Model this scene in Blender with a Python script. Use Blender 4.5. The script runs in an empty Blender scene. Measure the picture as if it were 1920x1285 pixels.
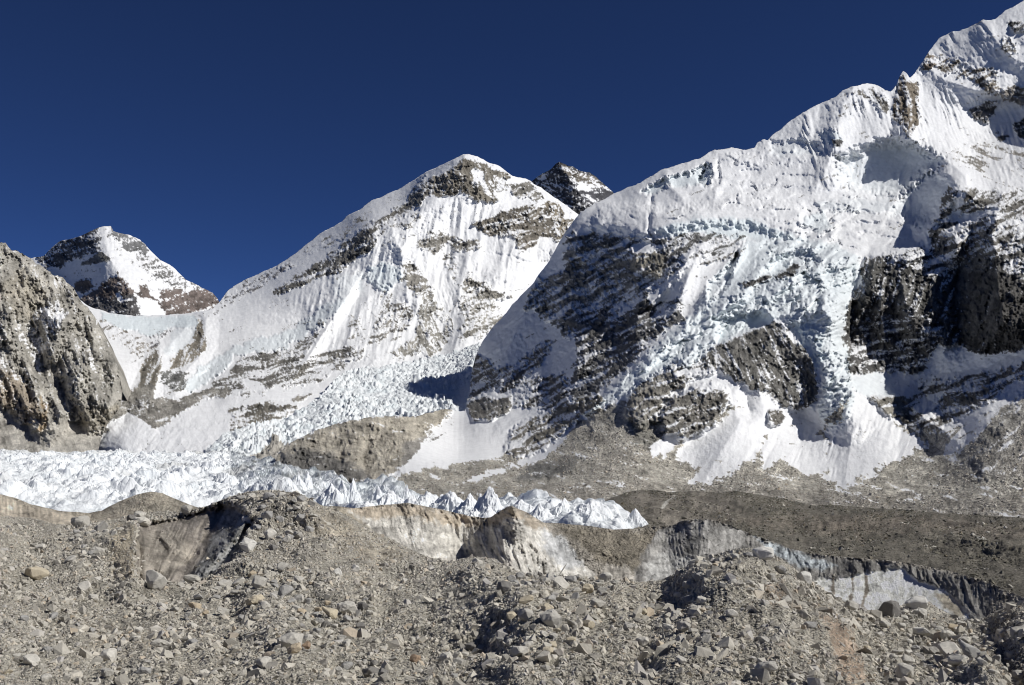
import bpy, math, random
import numpy as np

# ------------------------------------------------------------------ camera, sky, sun
SC = bpy.context.scene
COL = SC.collection
F_PX = 1844.0                      # focal length in pixels of a 1920 px wide frame
PITCH = math.atan((790.0 - 642.5) / F_PX)
cam_d = bpy.data.cameras.new('camera')
cam_d.sensor_width = 36.0
cam_d.lens = 36.0 * F_PX / 1920.0
cam_d.clip_start = 0.5
cam_d.clip_end = 60000.0
cam = bpy.data.objects.new('camera', cam_d)
cam.rotation_euler = (math.pi / 2 + PITCH, 0, 0)
COL.objects.link(cam)
SC.camera = cam

SUN_AZ = math.radians(104.0)        # clockwise from the view direction
SUN_EL = math.radians(42.5)
world = bpy.data.worlds.new('World')
SC.world = world
world.use_nodes = True
wn = world.node_tree
bg = wn.nodes['Background']
sky = wn.nodes.new('ShaderNodeTexSky')
sky.sky_type = 'NISHITA'
sky.sun_disc = False
sky.sun_elevation = SUN_EL
sky.sun_rotation = SUN_AZ
sky.altitude = 5300.0
sky.air_density = 0.6
sky.dust_density = 0.0
sky.ozone_density = 10.0
hs = wn.nodes.new('ShaderNodeHueSaturation')
hs.inputs['Hue'].default_value = 0.507
hs.inputs['Saturation'].default_value = 1.03
wn.links.new(sky.outputs[0], hs.inputs['Color'])
wn.links.new(hs.outputs[0], bg.inputs[0])
bg.inputs[1].default_value = 0.06

sun_d = bpy.data.lights.new('sun', 'SUN')
sun_d.energy = 4.0
sun_d.angle = math.radians(0.53)
sun_d.color = (1.0, 0.975, 0.93)
sun = bpy.data.objects.new('sun', sun_d)
# a sun lamp shines along its -Z
sd = (math.sin(SUN_AZ) * math.cos(SUN_EL), math.cos(SUN_AZ) * math.cos(SUN_EL), math.sin(SUN_EL))
from mathutils import Vector
sun.rotation_euler = Vector(sd).to_track_quat('Z', 'Y').to_euler()
COL.objects.link(sun)
SC.view_settings.view_transform = 'Standard'
SC.view_settings.look = 'None'
SC.view_settings.gamma = 1.0
SC.view_settings.exposure = 0.0
SC.view_settings.use_curve_mapping = False
SC.cycles.max_bounces = 6
SC.cycles.diffuse_bounces = 5
SC.cycles.filter_width = 1.05

Q = 1.0                            # mesh fineness (1 = final)

# ------------------------------------------------------------------ numeric helpers
f32 = np.float32

def _hash(ix, iy, seed):
    h = (ix.astype(np.int64) * 374761393 + iy.astype(np.int64) * 668265263 + seed * 2246822519) & 0xFFFFFFFF
    h = h.astype(np.uint32)
    h ^= h >> np.uint32(13)
    h *= np.uint32(1274126177)
    h ^= h >> np.uint32(16)
    return h

def _h01(ix, iy, seed):
    return (_hash(ix, iy, seed) & np.uint32(0xFFFFFF)).astype(f32) / f32(16777216.0)

def noise(x, y, seed=0):
    x = x.astype(f32); y = y.astype(f32)
    x0 = np.floor(x); y0 = np.floor(y)
    fx = x - x0; fy = y - y0
    ix = x0.astype(np.int64); iy = y0.astype(np.int64)
    u = fx * fx * fx * (fx * (fx * 6 - 15) + 10)
    v = fy * fy * fy * (fy * (fy * 6 - 15) + 10)
    def g(a, b):
        an = _h01(ix + a, iy + b, seed) * f32(2 * math.pi)
        return np.cos(an) * (fx - a) + np.sin(an) * (fy - b)
    n0 = g(0, 0) * (1 - u) + g(1, 0) * u
    n1 = g(0, 1) * (1 - u) + g(1, 1) * u
    return (n0 * (1 - v) + n1 * v) * f32(1.5)

def fbm(x, y, octs=4, seed=0, ridged=False, gain=0.5, lac=2.03):
    s = 0; a = 1.0; t = 0
    for k in range(octs):
        n = noise(x + 17.3 * k, y - 9.1 * k, seed + 31 * k)
        if ridged:
            n = 1 - 2 * np.abs(n)
        s = s + a * n; t += a
        a *= gain; x = x * lac; y = y * lac
    return s / t

def facet(x, y, seed=0, tilt=1.0):
    """broken flat facets: each cell of a jittered lattice is a small tilted plane of its own height"""
    x = x.astype(f32); y = y.astype(f32)
    ix = np.floor(x).astype(np.int64); iy = np.floor(y).astype(np.int64)
    best = np.full(x.shape, 1e9, f32); sec = np.full(x.shape, 1e9, f32); out = np.zeros(x.shape, f32)
    for a in (-1, 0, 1):
        for b in (-1, 0, 1):
            jx = ix + a; jy = iy + b
            h = _hash(jx, jy, seed)
            cx = jx + (h & np.uint32(1023)).astype(f32) / 1023
            cy = jy + ((h >> np.uint32(10)) & np.uint32(1023)).astype(f32) / 1023
            h2 = _hash(jx, jy, seed + 77)
            hh = (h2 & np.uint32(1023)).astype(f32) / 511.5 - 1
            gx = ((h2 >> np.uint32(10)) & np.uint32(1023)).astype(f32) / 511.5 - 1
            gy = ((h2 >> np.uint32(20)) & np.uint32(1023)).astype(f32) / 511.5 - 1
            dx = x - cx; dy = y - cy
            d = dx * dx + dy * dy
            val = hh * 0.6 + tilt * (gx * dx + gy * dy)
            m = d < best
            sec = np.where(m, best, np.minimum(sec, d))
            best = np.where(m, d, best)
            out = np.where(m, val, out)
    return out, np.sqrt(sec) - np.sqrt(best)

def sstep(a, b, x):
    t = np.clip((x - a) / (b - a), 0, 1)
    return t * t * (3 - 2 * t)

def poly_sd(px, py, poly):
    """signed distance, positive inside"""
    p = np.array(poly, f32); n = len(p)
    d = np.full(px.shape, 1e9, f32); ins = np.zeros(px.shape, bool)
    for i in range(n):
        ax, ay = p[i]; bx, by = p[(i + 1) % n]
        ex = bx - ax; ey = by - ay
        wx = px - ax; wy = py - ay
        t = np.clip((wx * ex + wy * ey) / (ex * ex + ey * ey + 1e-9), 0, 1)
        dx = wx - ex * t; dy = wy - ey * t
        d = np.minimum(d, dx * dx + dy * dy)
        if ay != by:
            c = ((ay <= py) & (by > py)) | ((by <= py) & (ay > py))
            xi = ax + (py - ay) * (ex / ey)
            ins ^= c & (px < xi)
    d = np.sqrt(d)
    return np.where(ins, d, -d)

def line_d(px, py, line):
    """distance to an open polyline and the fraction along it"""
    p = np.array(line, f32)
    d = np.full(px.shape, 1e9, f32); side = np.zeros(px.shape, f32)
    for i in range(len(p) - 1):
        ax, ay = p[i]; bx, by = p[i + 1]
        ex = bx - ax; ey = by - ay
        wx = px - ax; wy = py - ay
        t = np.clip((wx * ex + wy * ey) / (ex * ex + ey * ey + 1e-9), 0, 1)
        dx = wx - ex * t; dy = wy - ey * t
        q = dx * dx + dy * dy
        m = q < d
        d = np.where(m, q, d)
        side = np.where(m, np.sign(ex * wy - ey * wx), side)
    return np.sqrt(d), side

def tps(ctrl, lo, hi, cell=10.0, key=lambda v: 1.0 / v):
    """thin plate spline through (px, py, value); returns a sampler"""
    c = np.array(ctrl, float)
    X = c[:, :2] / 500.0; v = key(c[:, 2])
    n = len(c)
    def K(r2):
        return 0.5 * r2 * np.log(r2 + 1e-12)
    R = ((X[:, None] - X[None]) ** 2).sum(-1)
    A = np.zeros((n + 3, n + 3))
    A[:n, :n] = K(R) + np.eye(n) * 1e-5
    A[:n, n] = 1; A[:n, n + 1:] = X; A[n, :n] = 1; A[n + 1:, :n] = X.T
    w = np.linalg.solve(A, np.concatenate([v, np.zeros(3)]))
    gx = np.arange(lo[0] - cell, hi[0] + 2 * cell, cell); gy = np.arange(lo[1] - cell, hi[1] + 2 * cell, cell)
    G = np.stack(np.meshgrid(gx, gy), -1) / 500.0
    r2 = ((G[:, :, None] - X[None, None]) ** 2).sum(-1)
    T = (K(r2) * w[:n]).sum(-1) + w[n] + G[..., 0] * w[n + 1] + G[..., 1] * w[n + 2]
    def f(px, py):
        u = np.clip((px - gx[0]) / cell, 0, len(gx) - 1.001); q = np.clip((py - gy[0]) / cell, 0, len(gy) - 1.001)
        i = u.astype(int); j = q.astype(int); a = u - i; b = q - j
        return ((T[j, i] * (1 - a) + T[j, i + 1] * a) * (1 - b) + (T[j + 1, i] * (1 - a) + T[j + 1, i + 1] * a) * b)
    return f

CP, SP = math.cos(PITCH), math.sin(PITCH)
def at(px, py, D):
    """the place seen in direction (px, py) at the forward distance D metres"""
    dx = (px - 960.0) / F_PX; dz = -(py - 642.5) / F_PX
    yy = CP - dz * SP; zz = SP + dz * CP
    return D * dx / yy, D + 0 * px, D * zz / yy

# ------------------------------------------------------------------ node helpers and materials
def new_mat(name):
    m = bpy.data.materials.new(name); m.use_nodes = True
    nt = m.node_tree; nt.nodes.clear()
    out = nt.nodes.new('ShaderNodeOutputMaterial'); b = nt.nodes.new('ShaderNodeBsdfPrincipled')
    nt.links.new(b.outputs[0], out.inputs[0])
    return m, nt, b

def N(nt, kind, **kw):
    n = nt.nodes.new(kind)
    for k, v in kw.items():
        setattr(n, k, v)
    return n

def math_n(nt, op, a, b=None, clamp=False):
    n = nt.nodes.new('ShaderNodeMath'); n.operation = op; n.use_clamp = clamp
    for i, v in enumerate((a, b)):
        if v is None: continue
        if isinstance(v, (int, float)): n.inputs[i].default_value = v
        else: nt.links.new(v, n.inputs[i])
    return n.outputs[0]

def tex_noise(nt, scale, detail=5, rough=0.6, vec=None):
    n = nt.nodes.new('ShaderNodeTexNoise')
    n.inputs['Scale'].default_value = scale; n.inputs['Detail'].default_value = detail; n.inputs['Roughness'].default_value = rough
    if vec is not None: nt.links.new(vec, n.inputs['Vector'])
    return n.outputs[0]

def maprange(nt, v, a, b, c, d):
    n = nt.nodes.new('ShaderNodeMapRange')
    n.inputs[1].default_value = a; n.inputs[2].default_value = b; n.inputs[3].default_value = c; n.inputs[4].default_value = d
    nt.links.new(v, n.inputs[0]); return n.outputs[0]

def mixc(nt, fac, a, b, mode='MIX'):
    n = nt.nodes.new('ShaderNodeMix'); n.data_type = 'RGBA'; n.blend_type = mode
    for i, v in ((0, fac), (6, a), (7, b)):
        if isinstance(v, (int, float)): n.inputs[i].default_value = v
        elif isinstance(v, tuple): n.inputs[i].default_value = (*v, 1)
        else: nt.links.new(v, n.inputs[i])
    return n.outputs[2]

def terrain_material(name, grain, bump, snow_bump=0.25, rock_var=0.35, gravel=False, gk=1.3):
    """rock and snow told apart by attributes of the mesh; grain = size in metres of the finest relief"""
    m, nt, b = new_mat(name)
    tc = nt.nodes.new('ShaderNodeTexCoord').outputs['Object']
    col = N(nt, 'ShaderNodeAttribute', attribute_name='col').outputs['Color']
    snow = N(nt, 'ShaderNodeAttribute', attribute_name='snow').outputs['Fac']
    ice = N(nt, 'ShaderNodeAttribute', attribute_name='ice').outputs['Fac']
    n1 = tex_noise(nt, 1.0 / grain, 4, 0.65, tc)
    n2 = tex_noise(nt, 1.0 / (grain * 7), 3, 0.6, tc)
    var = maprange(nt, math_n(nt, 'ADD', math_n(nt, 'MULTIPLY', n1, 0.6), math_n(nt, 'MULTIPLY', n2, 0.4)), 0.32, 0.68, 1 - rock_var, 1 + rock_var)
    vc = nt.nodes.new('ShaderNodeCombineColor')
    for i in range(3): nt.links.new(var, vc.inputs[i])
    rock = mixc(nt, 1.0, col, vc.outputs[0], 'MULTIPLY')
    height = n1
    if gravel:
        v = nt.nodes.new('ShaderNodeTexVoronoi'); v.inputs['Scale'].default_value = 1.0 / (grain * 1.6)
        nt.links.new(tc, v.inputs['Vector'])
        stone = maprange(nt, v.outputs['Distance'], 0.0, 0.7, 1.0, 0.0)
        grey = nt.nodes.new('ShaderNodeSeparateColor'); nt.links.new(v.outputs['Color'], grey.inputs[0])
        gv = maprange(nt, grey.outputs[0], 0, 1, 0.7, 1.3)
        gc = nt.nodes.new('ShaderNodeCombineColor')
        for i in range(3): nt.links.new(gv, gc.inputs[i])
        grav = N(nt, 'ShaderNodeAttribute', attribute_name='grav').outputs['Fac']
        rock = mixc(nt, grav, rock, mixc(nt, 1.0, rock, gc.outputs[0], 'MULTIPLY'))
        height = math_n(nt, 'ADD', n1, math_n(nt, 'MULTIPLY', stone, math_n(nt, 'MULTIPLY', grav, gk)))
    snowc = mixc(nt, ice, (0.88, 0.885, 0.89), (0.66, 0.76, 0.79))
    dirt = maprange(nt, n2, 0.35, 0.7, 1.0, 0.9)
    dc = nt.nodes.new('ShaderNodeCombineColor')
    for i in range(3): nt.links.new(dirt, dc.inputs[i])
    snowc = mixc(nt, 1.0, snowc, dc.outputs[0], 'MULTIPLY')
    nt.links.new(mixc(nt, snow, rock, snowc), b.inputs['Base Color'])
    nt.links.new(maprange(nt, snow, 0, 1, 0.92, 0.62), b.inputs['Roughness'])
    b.inputs['Specular IOR Level'].default_value = 0.25
    bp = nt.nodes.new('ShaderNodeBump')
    bp.inputs['Distance'].default_value = grain * bump
    nt.links.new(maprange(nt, snow, 0, 1, 1.0, snow_bump), bp.inputs['Strength'])
    nt.links.new(height, bp.inputs['Height'])
    nt.links.new(bp.outputs[0], b.inputs['Normal'])
    return m

TAN = (.33, .308, .27); GREY = (.25, .245, .235); DARK = (.11, .107, .103); BROWN = (.2, .165, .135)
SCREE = (.36, .34, .305); MORAINE = (.135, .118, .096); BLACK = (.075, .073, .072)

# ------------------------------------------------------------------ terrain sheets
class Sheet:
    """a stretch of land surveyed from the camera: directions in pixels, distances in metres"""
    def __init__(s, name, top, bottom, x0, x1, ctrl, sx, sy, seed, snow=1.0, col=TAN, strat=(1, .25), rough=4.0):
        s.name = name; s.seed = seed
        sx /= Q; sy /= Q
        xs = np.arange(x0, x1 + sx, sx)
        tp = np.array(top, float); s.top = np.interp(xs, tp[:, 0], tp[:, 1])
        s.top = s.top + rough * (fbm(xs / 22.0, xs * 0 + seed, 5, seed, gain=.62))
        bt = np.array(bottom, float); s.bot = np.interp(xs, bt[:, 0], bt[:, 1])
        ys = np.arange(s.top.min(), s.bot.max() + sy, sy)
        s.nx = len(xs); s.ny = len(ys)
        PX, PY = np.meshgrid(xs, ys)
        s.r0 = np.clip(np.ceil((s.top - ys[0]) / sy).astype(int) - 1, 0, s.ny - 2)
        s.r1 = np.clip(np.floor((s.bot - ys[0]) / sy).astype(int) + 1, 1, s.ny - 1)
        s.rows = np.arange(s.ny)[:, None]
        PY = np.clip(PY, s.top[None], s.bot[None])
        s.ys0 = ys[0]; s.dy = sy
        s.px = PX.astype(f32); s.py = PY.astype(f32)
        s.idepth = tps(ctrl, (x0, ys[0]), (xs[-1], ys[-1]))
        s.D = (1.0 / np.maximum(s.idepth(PX, PY), 1e-5)).astype(f32)
        s.ctrl_D = s.D.copy()
        s.m = s.D / F_PX                            # metres per pixel
        s.snow = np.full(s.px.shape, snow, f32)
        s.col = np.empty(s.px.shape + (3,), f32); s.col[:] = col
        s.ice = np.zeros(s.px.shape, f32); s.grav = np.zeros(s.px.shape, f32)
        s.disp = np.zeros(s.px.shape, f32)          # metres towards the viewer
        s.up = np.zeros(s.px.shape, f32)            # metres upwards
        s.wx = noise(s.px / 18, s.py / 18, seed + 4) + .8 * noise(s.px / 9, s.py / 9, seed + 5) + .7 * noise(s.px / 4, s.py / 4, seed + 6)
        s.mdet = np.ones(s.px.shape, f32)
        s.strat = np.zeros(s.px.shape, f32)
        s.set_strat(strat)
        s.keep = None

    def set_strat(s, d, mask=None):
        L = math.hypot(*d); dx, dy = d[0] / L, d[1] / L
        a = s.px * dx + s.py * dy; c = -s.px * dy + s.py * dx
        wob = 5 * noise(s.px / 40, s.py / 40, s.seed + 9)
        n = 1.15 * fbm(a / 62, (c + wob) / 11, 5, s.seed + 11, gain=.62)
        s.strat = n if mask is None else s.strat * (1 - mask) + n * mask

    def mask(s, poly, f=5, w=5):
        lo = np.min(np.array(poly), 0) - f - 3 * w; hi = np.max(np.array(poly), 0) + f + 3 * w
        m = np.zeros(s.px.shape, f32)
        sel = (s.px > lo[0]) & (s.px < hi[0]) & (s.py > lo[1]) & (s.py < hi[1])
        if not sel.any(): return m
        sd_ = poly_sd(s.px[sel], s.py[sel], poly) + w * s.wx[sel]
        m[sel] = sstep(-f, f, sd_)
        return m

    def zone(s, poly, f=5, w=5, snow=None, col=None, ice=None, dep=0, up=0, flute=None, fac=None, strat=None, grav=None, streak=None, det=None):
        m = s.mask(poly, f, w)
        if snow is not None: s.snow += (snow - s.snow) * m
        if col is not None: s.col += (np.array(col, f32) - s.col) * m[..., None]
        if ice is not None: s.ice += (ice - s.ice) * m
        if grav is not None: s.grav += (grav - s.grav) * m
        if det is not None: s.mdet += (det - s.mdet) * m
        if dep: s.disp += dep * m
        if up: s.up += up * m
        if flute: s.flutes(m, *flute)
        if fac:
            lam, amp = fac[:2]
            st = fac[2] if len(fac) > 2 else 1.0
            fx, fy = s.px, s.py
            if len(fac) > 3:
                L = math.hypot(*fac[3]); dx, dy = fac[3][0] / L, fac[3][1] / L
                fx, fy = (s.px * dx + s.py * dy), (-s.px * dy + s.py * dx)
            patch = .22 + .95 * sstep(-.3, .35, fbm(fx / (lam * 2.6), fy / (lam * 1.9), 3, s.seed + 65))
            fm = m * patch
            w1 = .75 * fbm(fx / (lam * 1.3), fy / (lam * 1.3), 3, s.seed + 61); w2 = .75 * fbm(fx / (lam * 1.3), fy / (lam * 1.3), 3, s.seed + 62)
            a, e = facet(fx / lam + w1, fy / (lam * st) + w2, s.seed + int(lam * 7), 1.5)
            b, e2 = facet(fx / (lam * .37) + 2 * w2, fy / (lam * .37 * st) + 2 * w1, s.seed + 3 + int(lam * 7), 1.5)
            r_ = fbm(fx / (lam * 1.1) + w1, fy / (lam * .8 * st) + w2, 3, s.seed + 63, ridged=True)
            s.disp += fm * amp * (.75 * a + (.14 + .4 * s.ice) * b + .8 * r_ - .25 * (1 - sstep(0, .2, e)))
        if strat: s.set_strat(strat, m)
        if streak:
            dx, dy, lam, k = streak
            L = math.hypot(dx, dy); dx /= L; dy /= L
            a = (s.px * dx + s.py * dy) / (lam * 9); c = (-s.px * dy + s.py * dx + 3 * s.wx) / lam
            n = fbm(c, a, 4, s.seed + 44, gain=.6)
            s.col *= (1 + k * m * np.clip(n * 1.8, -1, 1))[..., None]
        return m

    def flutes(s, m, dx, dy, lam, amp, sharp=1.0, wob=4.0):
        L = math.hypot(dx, dy); dx /= L; dy /= L
        a = (s.px * dx + s.py * dy); c = (-s.px * dy + s.py * dx) + wob * noise(s.px / 50, s.py / 50, s.seed + 21)
        r = fbm(c / lam, a / (lam * 7), 3, s.seed + int(lam * 13), ridged=True, gain=.5)
        pt = .3 + 1.15 * sstep(-.4, .4, noise(c / (lam * 3.2) + 7, a / (lam * 5) + 3, s.seed + 91))
        s.disp += m * amp * r * sharp * pt

    def ridge(s, line, amp, w, p=1.2, skew=0.0):
        d, side = line_d(s.px, s.py, line)
        ww = w * (1 + skew * side)
        s.disp += amp * np.clip(1 - (d + 2 * s.wx) / ww, 0, 1.1) ** p

    def finish(s, mat, label, rock_amp=9, snow_amp=2.5, lam=26.0, nz=0.55, knz=1.2, kstrat=.8, kfine=.35, back=0, kind='structure', soft=.2):
        rockness = 1 - sstep(-.2, .6, s.snow)
        x, y = s.px, s.py
        sd = s.seed
        big = fbm(x / (lam * 3), y / (lam * 3.4), 3, sd + 1, ridged=True)
        fa, e = facet(x / lam + .5 * s.wx, y / (lam * 1.3), sd + 2)
        fb, e2 = facet(x / (lam * .42) + .4 * s.wx, y / (lam * .55), sd + 3)
        fc, e3 = facet(x / (lam * .17) + .3 * s.wx, y / (lam * .22), sd + 4)
        fine = fbm(x / 5, y / 5, 3, sd + 8, gain=.6)
        fd, e4 = facet(x / (lam * .17) - .4 * s.wx, y / (lam * .3), sd + 5)
        fr = fbm(x / (lam * .8) + .3 * s.wx, y / (lam * 1.1), 4, sd + 17, ridged=True, gain=.6)
        rock = rock_amp * s.m * (1.0 * big + .7 * fr + .5 * fa + .42 * fb + .24 * fc + .16 * fd + .35 * s.strat + .16 * fine)
        sn = snow_amp * (1.4 * fbm(x / 60, y / 50, 3, sd + 12, ridged=True) + .45 * fbm(x / 12 + .4 * s.wx, y / 20, 3, sd + 13, ridged=True) + .05 * fine)
        s.disp += s.mdet * (rock * (.18 + .82 * rockness) + sn * (1 - .5 * rockness))
        D = s.D - s.disp
        X, Y, Z = at(x, y, D)
        Z = Z + s.up
        s.X, s.Y, s.Z = X.astype(f32), Y.astype(f32), Z.astype(f32)
        P = np.stack([s.X, s.Y, s.Z], -1)
        du = np.gradient(P, axis=1); dv = np.gradient(P, axis=0)
        n = np.cross(dv, du); n /= np.linalg.norm(n, axis=-1, keepdims=True) + 1e-9
        s.n = np.where(n[..., 2:3] < 0, -n, n)
        nzv = np.abs(n[..., 2])
        dust = fbm(x / 2.6, y / 2.2, 2, sd + 18)
        val = s.snow + kstrat * s.strat + kfine * (fine * 1.2 + .5 * dust) + knz * (nzv - nz) * rockness
        s.snowm = sstep(-soft, soft, val).astype(f32)
        # rock tone varies from bed to bed
        tone = 1 + .5 * s.strat + .55 * fbm(x / 40, y / 30, 4, sd + 15) + .35 * fb * rockness + .25 * fine
        s.col = np.clip(1.07 * s.col * tone[..., None], .02, .8)
        return s.build(mat, label, back, kind)

    def build(s, mat, label, back=0, kind='structure'):
        ny, nx = s.px.shape
        valid = (s.rows >= s.r0[None]) & (s.rows <= s.r1[None])
        rr = np.clip(s.rows, s.r0[None], s.r1[None])
        idx = rr * nx + np.arange(nx)[None]
        a = idx[:-1, :-1]; b = idx[:-1, 1:]; c = idx[1:, 1:]; d = idx[1:, :-1]
        q = np.stack([a, d, c, b], -1).reshape(-1, 4)
        if s.keep is not None:
            k = s.keep
            kk = (k[:-1, :-1] | k[:-1, 1:] | k[1:, 1:] | k[1:, :-1]).reshape(-1)
            q = q[kk]
        le = q[:, 0] == q[:, 1]; re = q[:, 3] == q[:, 2]
        quads = q[~le & ~re]
        tl = q[le & ~re][:, [0, 2, 3]]; tr = q[~le & re][:, [0, 1, 2]]
        P = np.stack([s.X, s.Y, s.Z], -1).reshape(-1, 3).astype(f32)
        extra = []; eq = []
        base = len(P)
        if back:
            cols = np.arange(nx); ti = s.r0 * nx + cols
            prev = ti
            for k, (dy_, dz_) in enumerate(((.25, -.16), (.7, -.55), (1.6, -1.5))):
                pts = P[ti].copy(); pts[:, 1] += back * dy_; pts[:, 2] += back * dz_
                extra.append(pts); cur = base + k * nx + cols
                eq.append(np.stack([prev[:-1], prev[1:], cur[1:], cur[:-1]], -1)); prev = cur
        allP = np.concatenate([P] + extra)
        allq = np.concatenate([quads] + eq)
        tris = np.concatenate([tl, tr])
        used = np.zeros(len(allP), bool); used[allq.ravel()] = True; used[tris.ravel()] = True
        remap = np.cumsum(used) - 1
        at_ = {}
        def full(arr):
            arr = arr.reshape(base, -1)
            if back:
                e = np.concatenate([arr[ti]] * 3); arr = np.concatenate([arr, e])
            return arr[used]
        ob = make_mesh(s.name, allP[used], remap[allq], remap[tris], mat,
                       {'snow': full(s.snowm), 'ice': full(s.ice), 'grav': full(s.grav)}, full(s.col))
        ob['kind'] = kind; ob['label'] = label
        return ob

    def sample(s, px, py):
        """X, Y, Z, normal of the land in given directions"""
        i = np.clip(np.round((px - s.px[0, 0]) / (s.px[0, 1] - s.px[0, 0])).astype(int), 0, s.nx - 1)
        yy0 = s.ys0; j = np.clip(np.round((py - yy0) / s.dy).astype(int), s.r0[i] + 1, s.r1[i] - 1)
        return j, i

def make_mesh(name, verts, quads, tris, mat, fl=None, col=None, smooth=True):
    me = bpy.data.meshes.new(name)
    nq, nt_ = len(quads), len(tris)
    me.vertices.add(len(verts)); me.vertices.foreach_set('co', np.ascontiguousarray(verts, f32).ravel())
    me.loops.add(nq * 4 + nt_ * 3)
    li = np.concatenate([np.asarray(quads, np.int32).ravel(), np.asarray(tris, np.int32).ravel()]) if nt_ else np.asarray(quads, np.int32).ravel()
    me.loops.foreach_set('vertex_index', li.astype(np.int32))
    me.polygons.add(nq + nt_)
    st = np.concatenate([np.arange(nq) * 4, nq * 4 + np.arange(nt_) * 3]).astype(np.int32)
    me.polygons.foreach_set('loop_start', st)
    me.polygons.foreach_set('use_smooth', np.full(nq + nt_, smooth, bool))
    me.update(calc_edges=True)
    for k, v in (fl or {}).items():
        a = me.attributes.new(k, 'FLOAT', 'POINT'); a.data.foreach_set('value', np.ascontiguousarray(v, f32).ravel())
    if col is not None:
        a = me.attributes.new('col', 'FLOAT_COLOR', 'POINT')
        c4 = np.ones((len(verts), 4), f32); c4[:, :3] = col
        a.data.foreach_set('color', c4.ravel())
    me.materials.append(mat)
    ob = bpy.data.objects.new(name, me); COL.objects.link(ob)
    return ob

M_FAR = terrain_material('far_rock_and_snow', 9.0, 1.4, rock_var=.5)
M_MOUNT = terrain_material('mountain_rock_and_snow', 5.0, 1.4, rock_var=.5)
M_NEAR = terrain_material('near_mountain_rock_and_snow', 2.4, 1.5, rock_var=.5, gravel=True, gk=.5)
M_ICEFALL = terrain_material('broken_glacier_ice', 3.0, .6, snow_bump=.5)

# ------------------------------------------------------------------ far peak on the left
S = Sheet('distant_snow_peak',
    [(30, 492), (65, 483), (82, 480), (100, 462), (112, 452), (130, 449), (150, 443), (170, 434), (186, 426), (196, 424), (208, 425), (212, 434), (226, 437), (243, 441), (262, 449), (275, 462),
     (284, 472), (300, 488), (318, 496), (334, 510), (348, 524), (368, 534), (384, 542), (398, 549), (408, 560), (415, 575), (430, 610)],
    [(30, 640), (430, 640)], 30, 430,
    [(65, 485, 9000), (195, 425, 8700), (275, 462, 8800), (410, 560, 8800), (195, 480, 8050), (130, 520, 8400), (225, 520, 7750), (280, 500, 8200), (330, 560, 8100),
     (250, 600, 7200), (120, 600, 7600), (380, 610, 8000), (30, 640, 7400), (430, 640, 7700)], 1.5, 1.5, 101, snow=.9, col=GREY, strat=(1, -.28), rough=2.5)
S.ridge([(196, 424), (196, 455), (207, 485), (222, 512), (250, 560), (262, 600)], 120, 60, 1.1)
S.ridge([(275, 462), (300, 500), (330, 530), (370, 560)], 60, 25)
S.zone([(66, 482), (110, 452), (186, 424), (190, 470), (165, 480), (130, 490), (110, 505), (84, 500)], 4, 4, snow=-.22, col=(.12, .12, .125))
S.zone([(150, 497), (165, 488), (190, 470), (200, 478), (208, 488), (190, 493), (170, 495)], 2, 2, snow=-1, col=(.17, .17, .165))
S.zone([(207, 424), (243, 441), (275, 460), (284, 474), (272, 478), (245, 472), (225, 463), (212, 445)], 3, 3, snow=-.75, col=(.2, .2, .2))
S.zone([(205, 432), (225, 462), (240, 480), (262, 495), (252, 470), (290, 480), (330, 510), (400, 545), (400, 560), (350, 560), (310, 530), (270, 510), (235, 490), (205, 460)], 5, 4, snow=.12)
S.zone([(140, 528), (155, 524), (172, 525), (172, 545), (150, 552), (138, 545)], 3, 3, snow=-.9, col=BROWN)
S.zone([(175, 545), (190, 533), (205, 526), (220, 512), (232, 525), (245, 540), (258, 550), (262, 535), (275, 535), (285, 555), (300, 565), (300, 545), (320, 540), (345, 545), (372, 543), (398, 541), (415, 555), (415, 620), (150, 620), (150, 560)],
       3, 4, snow=-.75, col=(.17, .14, .125))
S.zone([(165, 560), (180, 558), (205, 562), (235, 552), (255, 556), (268, 580), (275, 600), (160, 620)], 3, 4, snow=-.8, col=(.13, .125, .125))
S.zone([(252, 550), (270, 560), (290, 562), (312, 590), (318, 610), (270, 610), (262, 580)], 3, 3, snow=1)
S.zone([(216, 552), (224, 548), (232, 560), (250, 560), (250, 564), (225, 566)], 1.5, 2, snow=1)
S.finish(M_FAR, 'distant snowy peak with brown rock bands behind the ice saddle at left', rock_amp=7, snow_amp=8, lam=20, back=800, knz=.7, kstrat=1.5, kfine=1.0)

# ------------------------------------------------------------------ dark summit behind the shoulder
S = Sheet('dark_summit',
    [(985, 350), (1003, 335), (1018, 325), (1033, 317), (1043, 308), (1049, 304), (1060, 308), (1075, 313), (1085, 320), (1096, 323), (1105, 323), (1118, 332), (1128, 342), (1140, 352), (1150, 362), (1175, 385), (1200, 420)],
    [(985, 460), (1200, 460)], 985, 1200,
    [(985, 350, 10400), (1049, 304, 9800), (1150, 362, 10300), (1090, 360, 9500), (1120, 400, 9300), (1040, 380, 9500), (1000, 440, 9300), (1200, 450, 9300)], 1.5, 1.5, 111, snow=-.35, col=(.085, .085, .092), strat=(1, .25), rough=2.5)
S.ridge([(1049, 304), (1075, 345), (1105, 390), (1115, 430)], 150, 50, 1.1)
S.zone([(1045, 312), (1062, 312), (1085, 325), (1110, 328), (1135, 352), (1110, 356), (1085, 348), (1065, 330)], 3, 3, snow=-.05, col=(.22, .195, .16))
S.zone([(1008, 333), (1026, 325), (1022, 335), (1008, 340)], 2, 2, snow=.7)
S.zone([(1080, 345), (1100, 350), (1112, 354), (1104, 360), (1085, 356)], 2, 2, snow=.7)
S.finish(M_FAR, 'dark pyramid summit dusted with snow behind the white shoulder', rock_amp=7, snow_amp=6, lam=16, back=800, knz=.5, kstrat=1.5, kfine=1.2)

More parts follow.
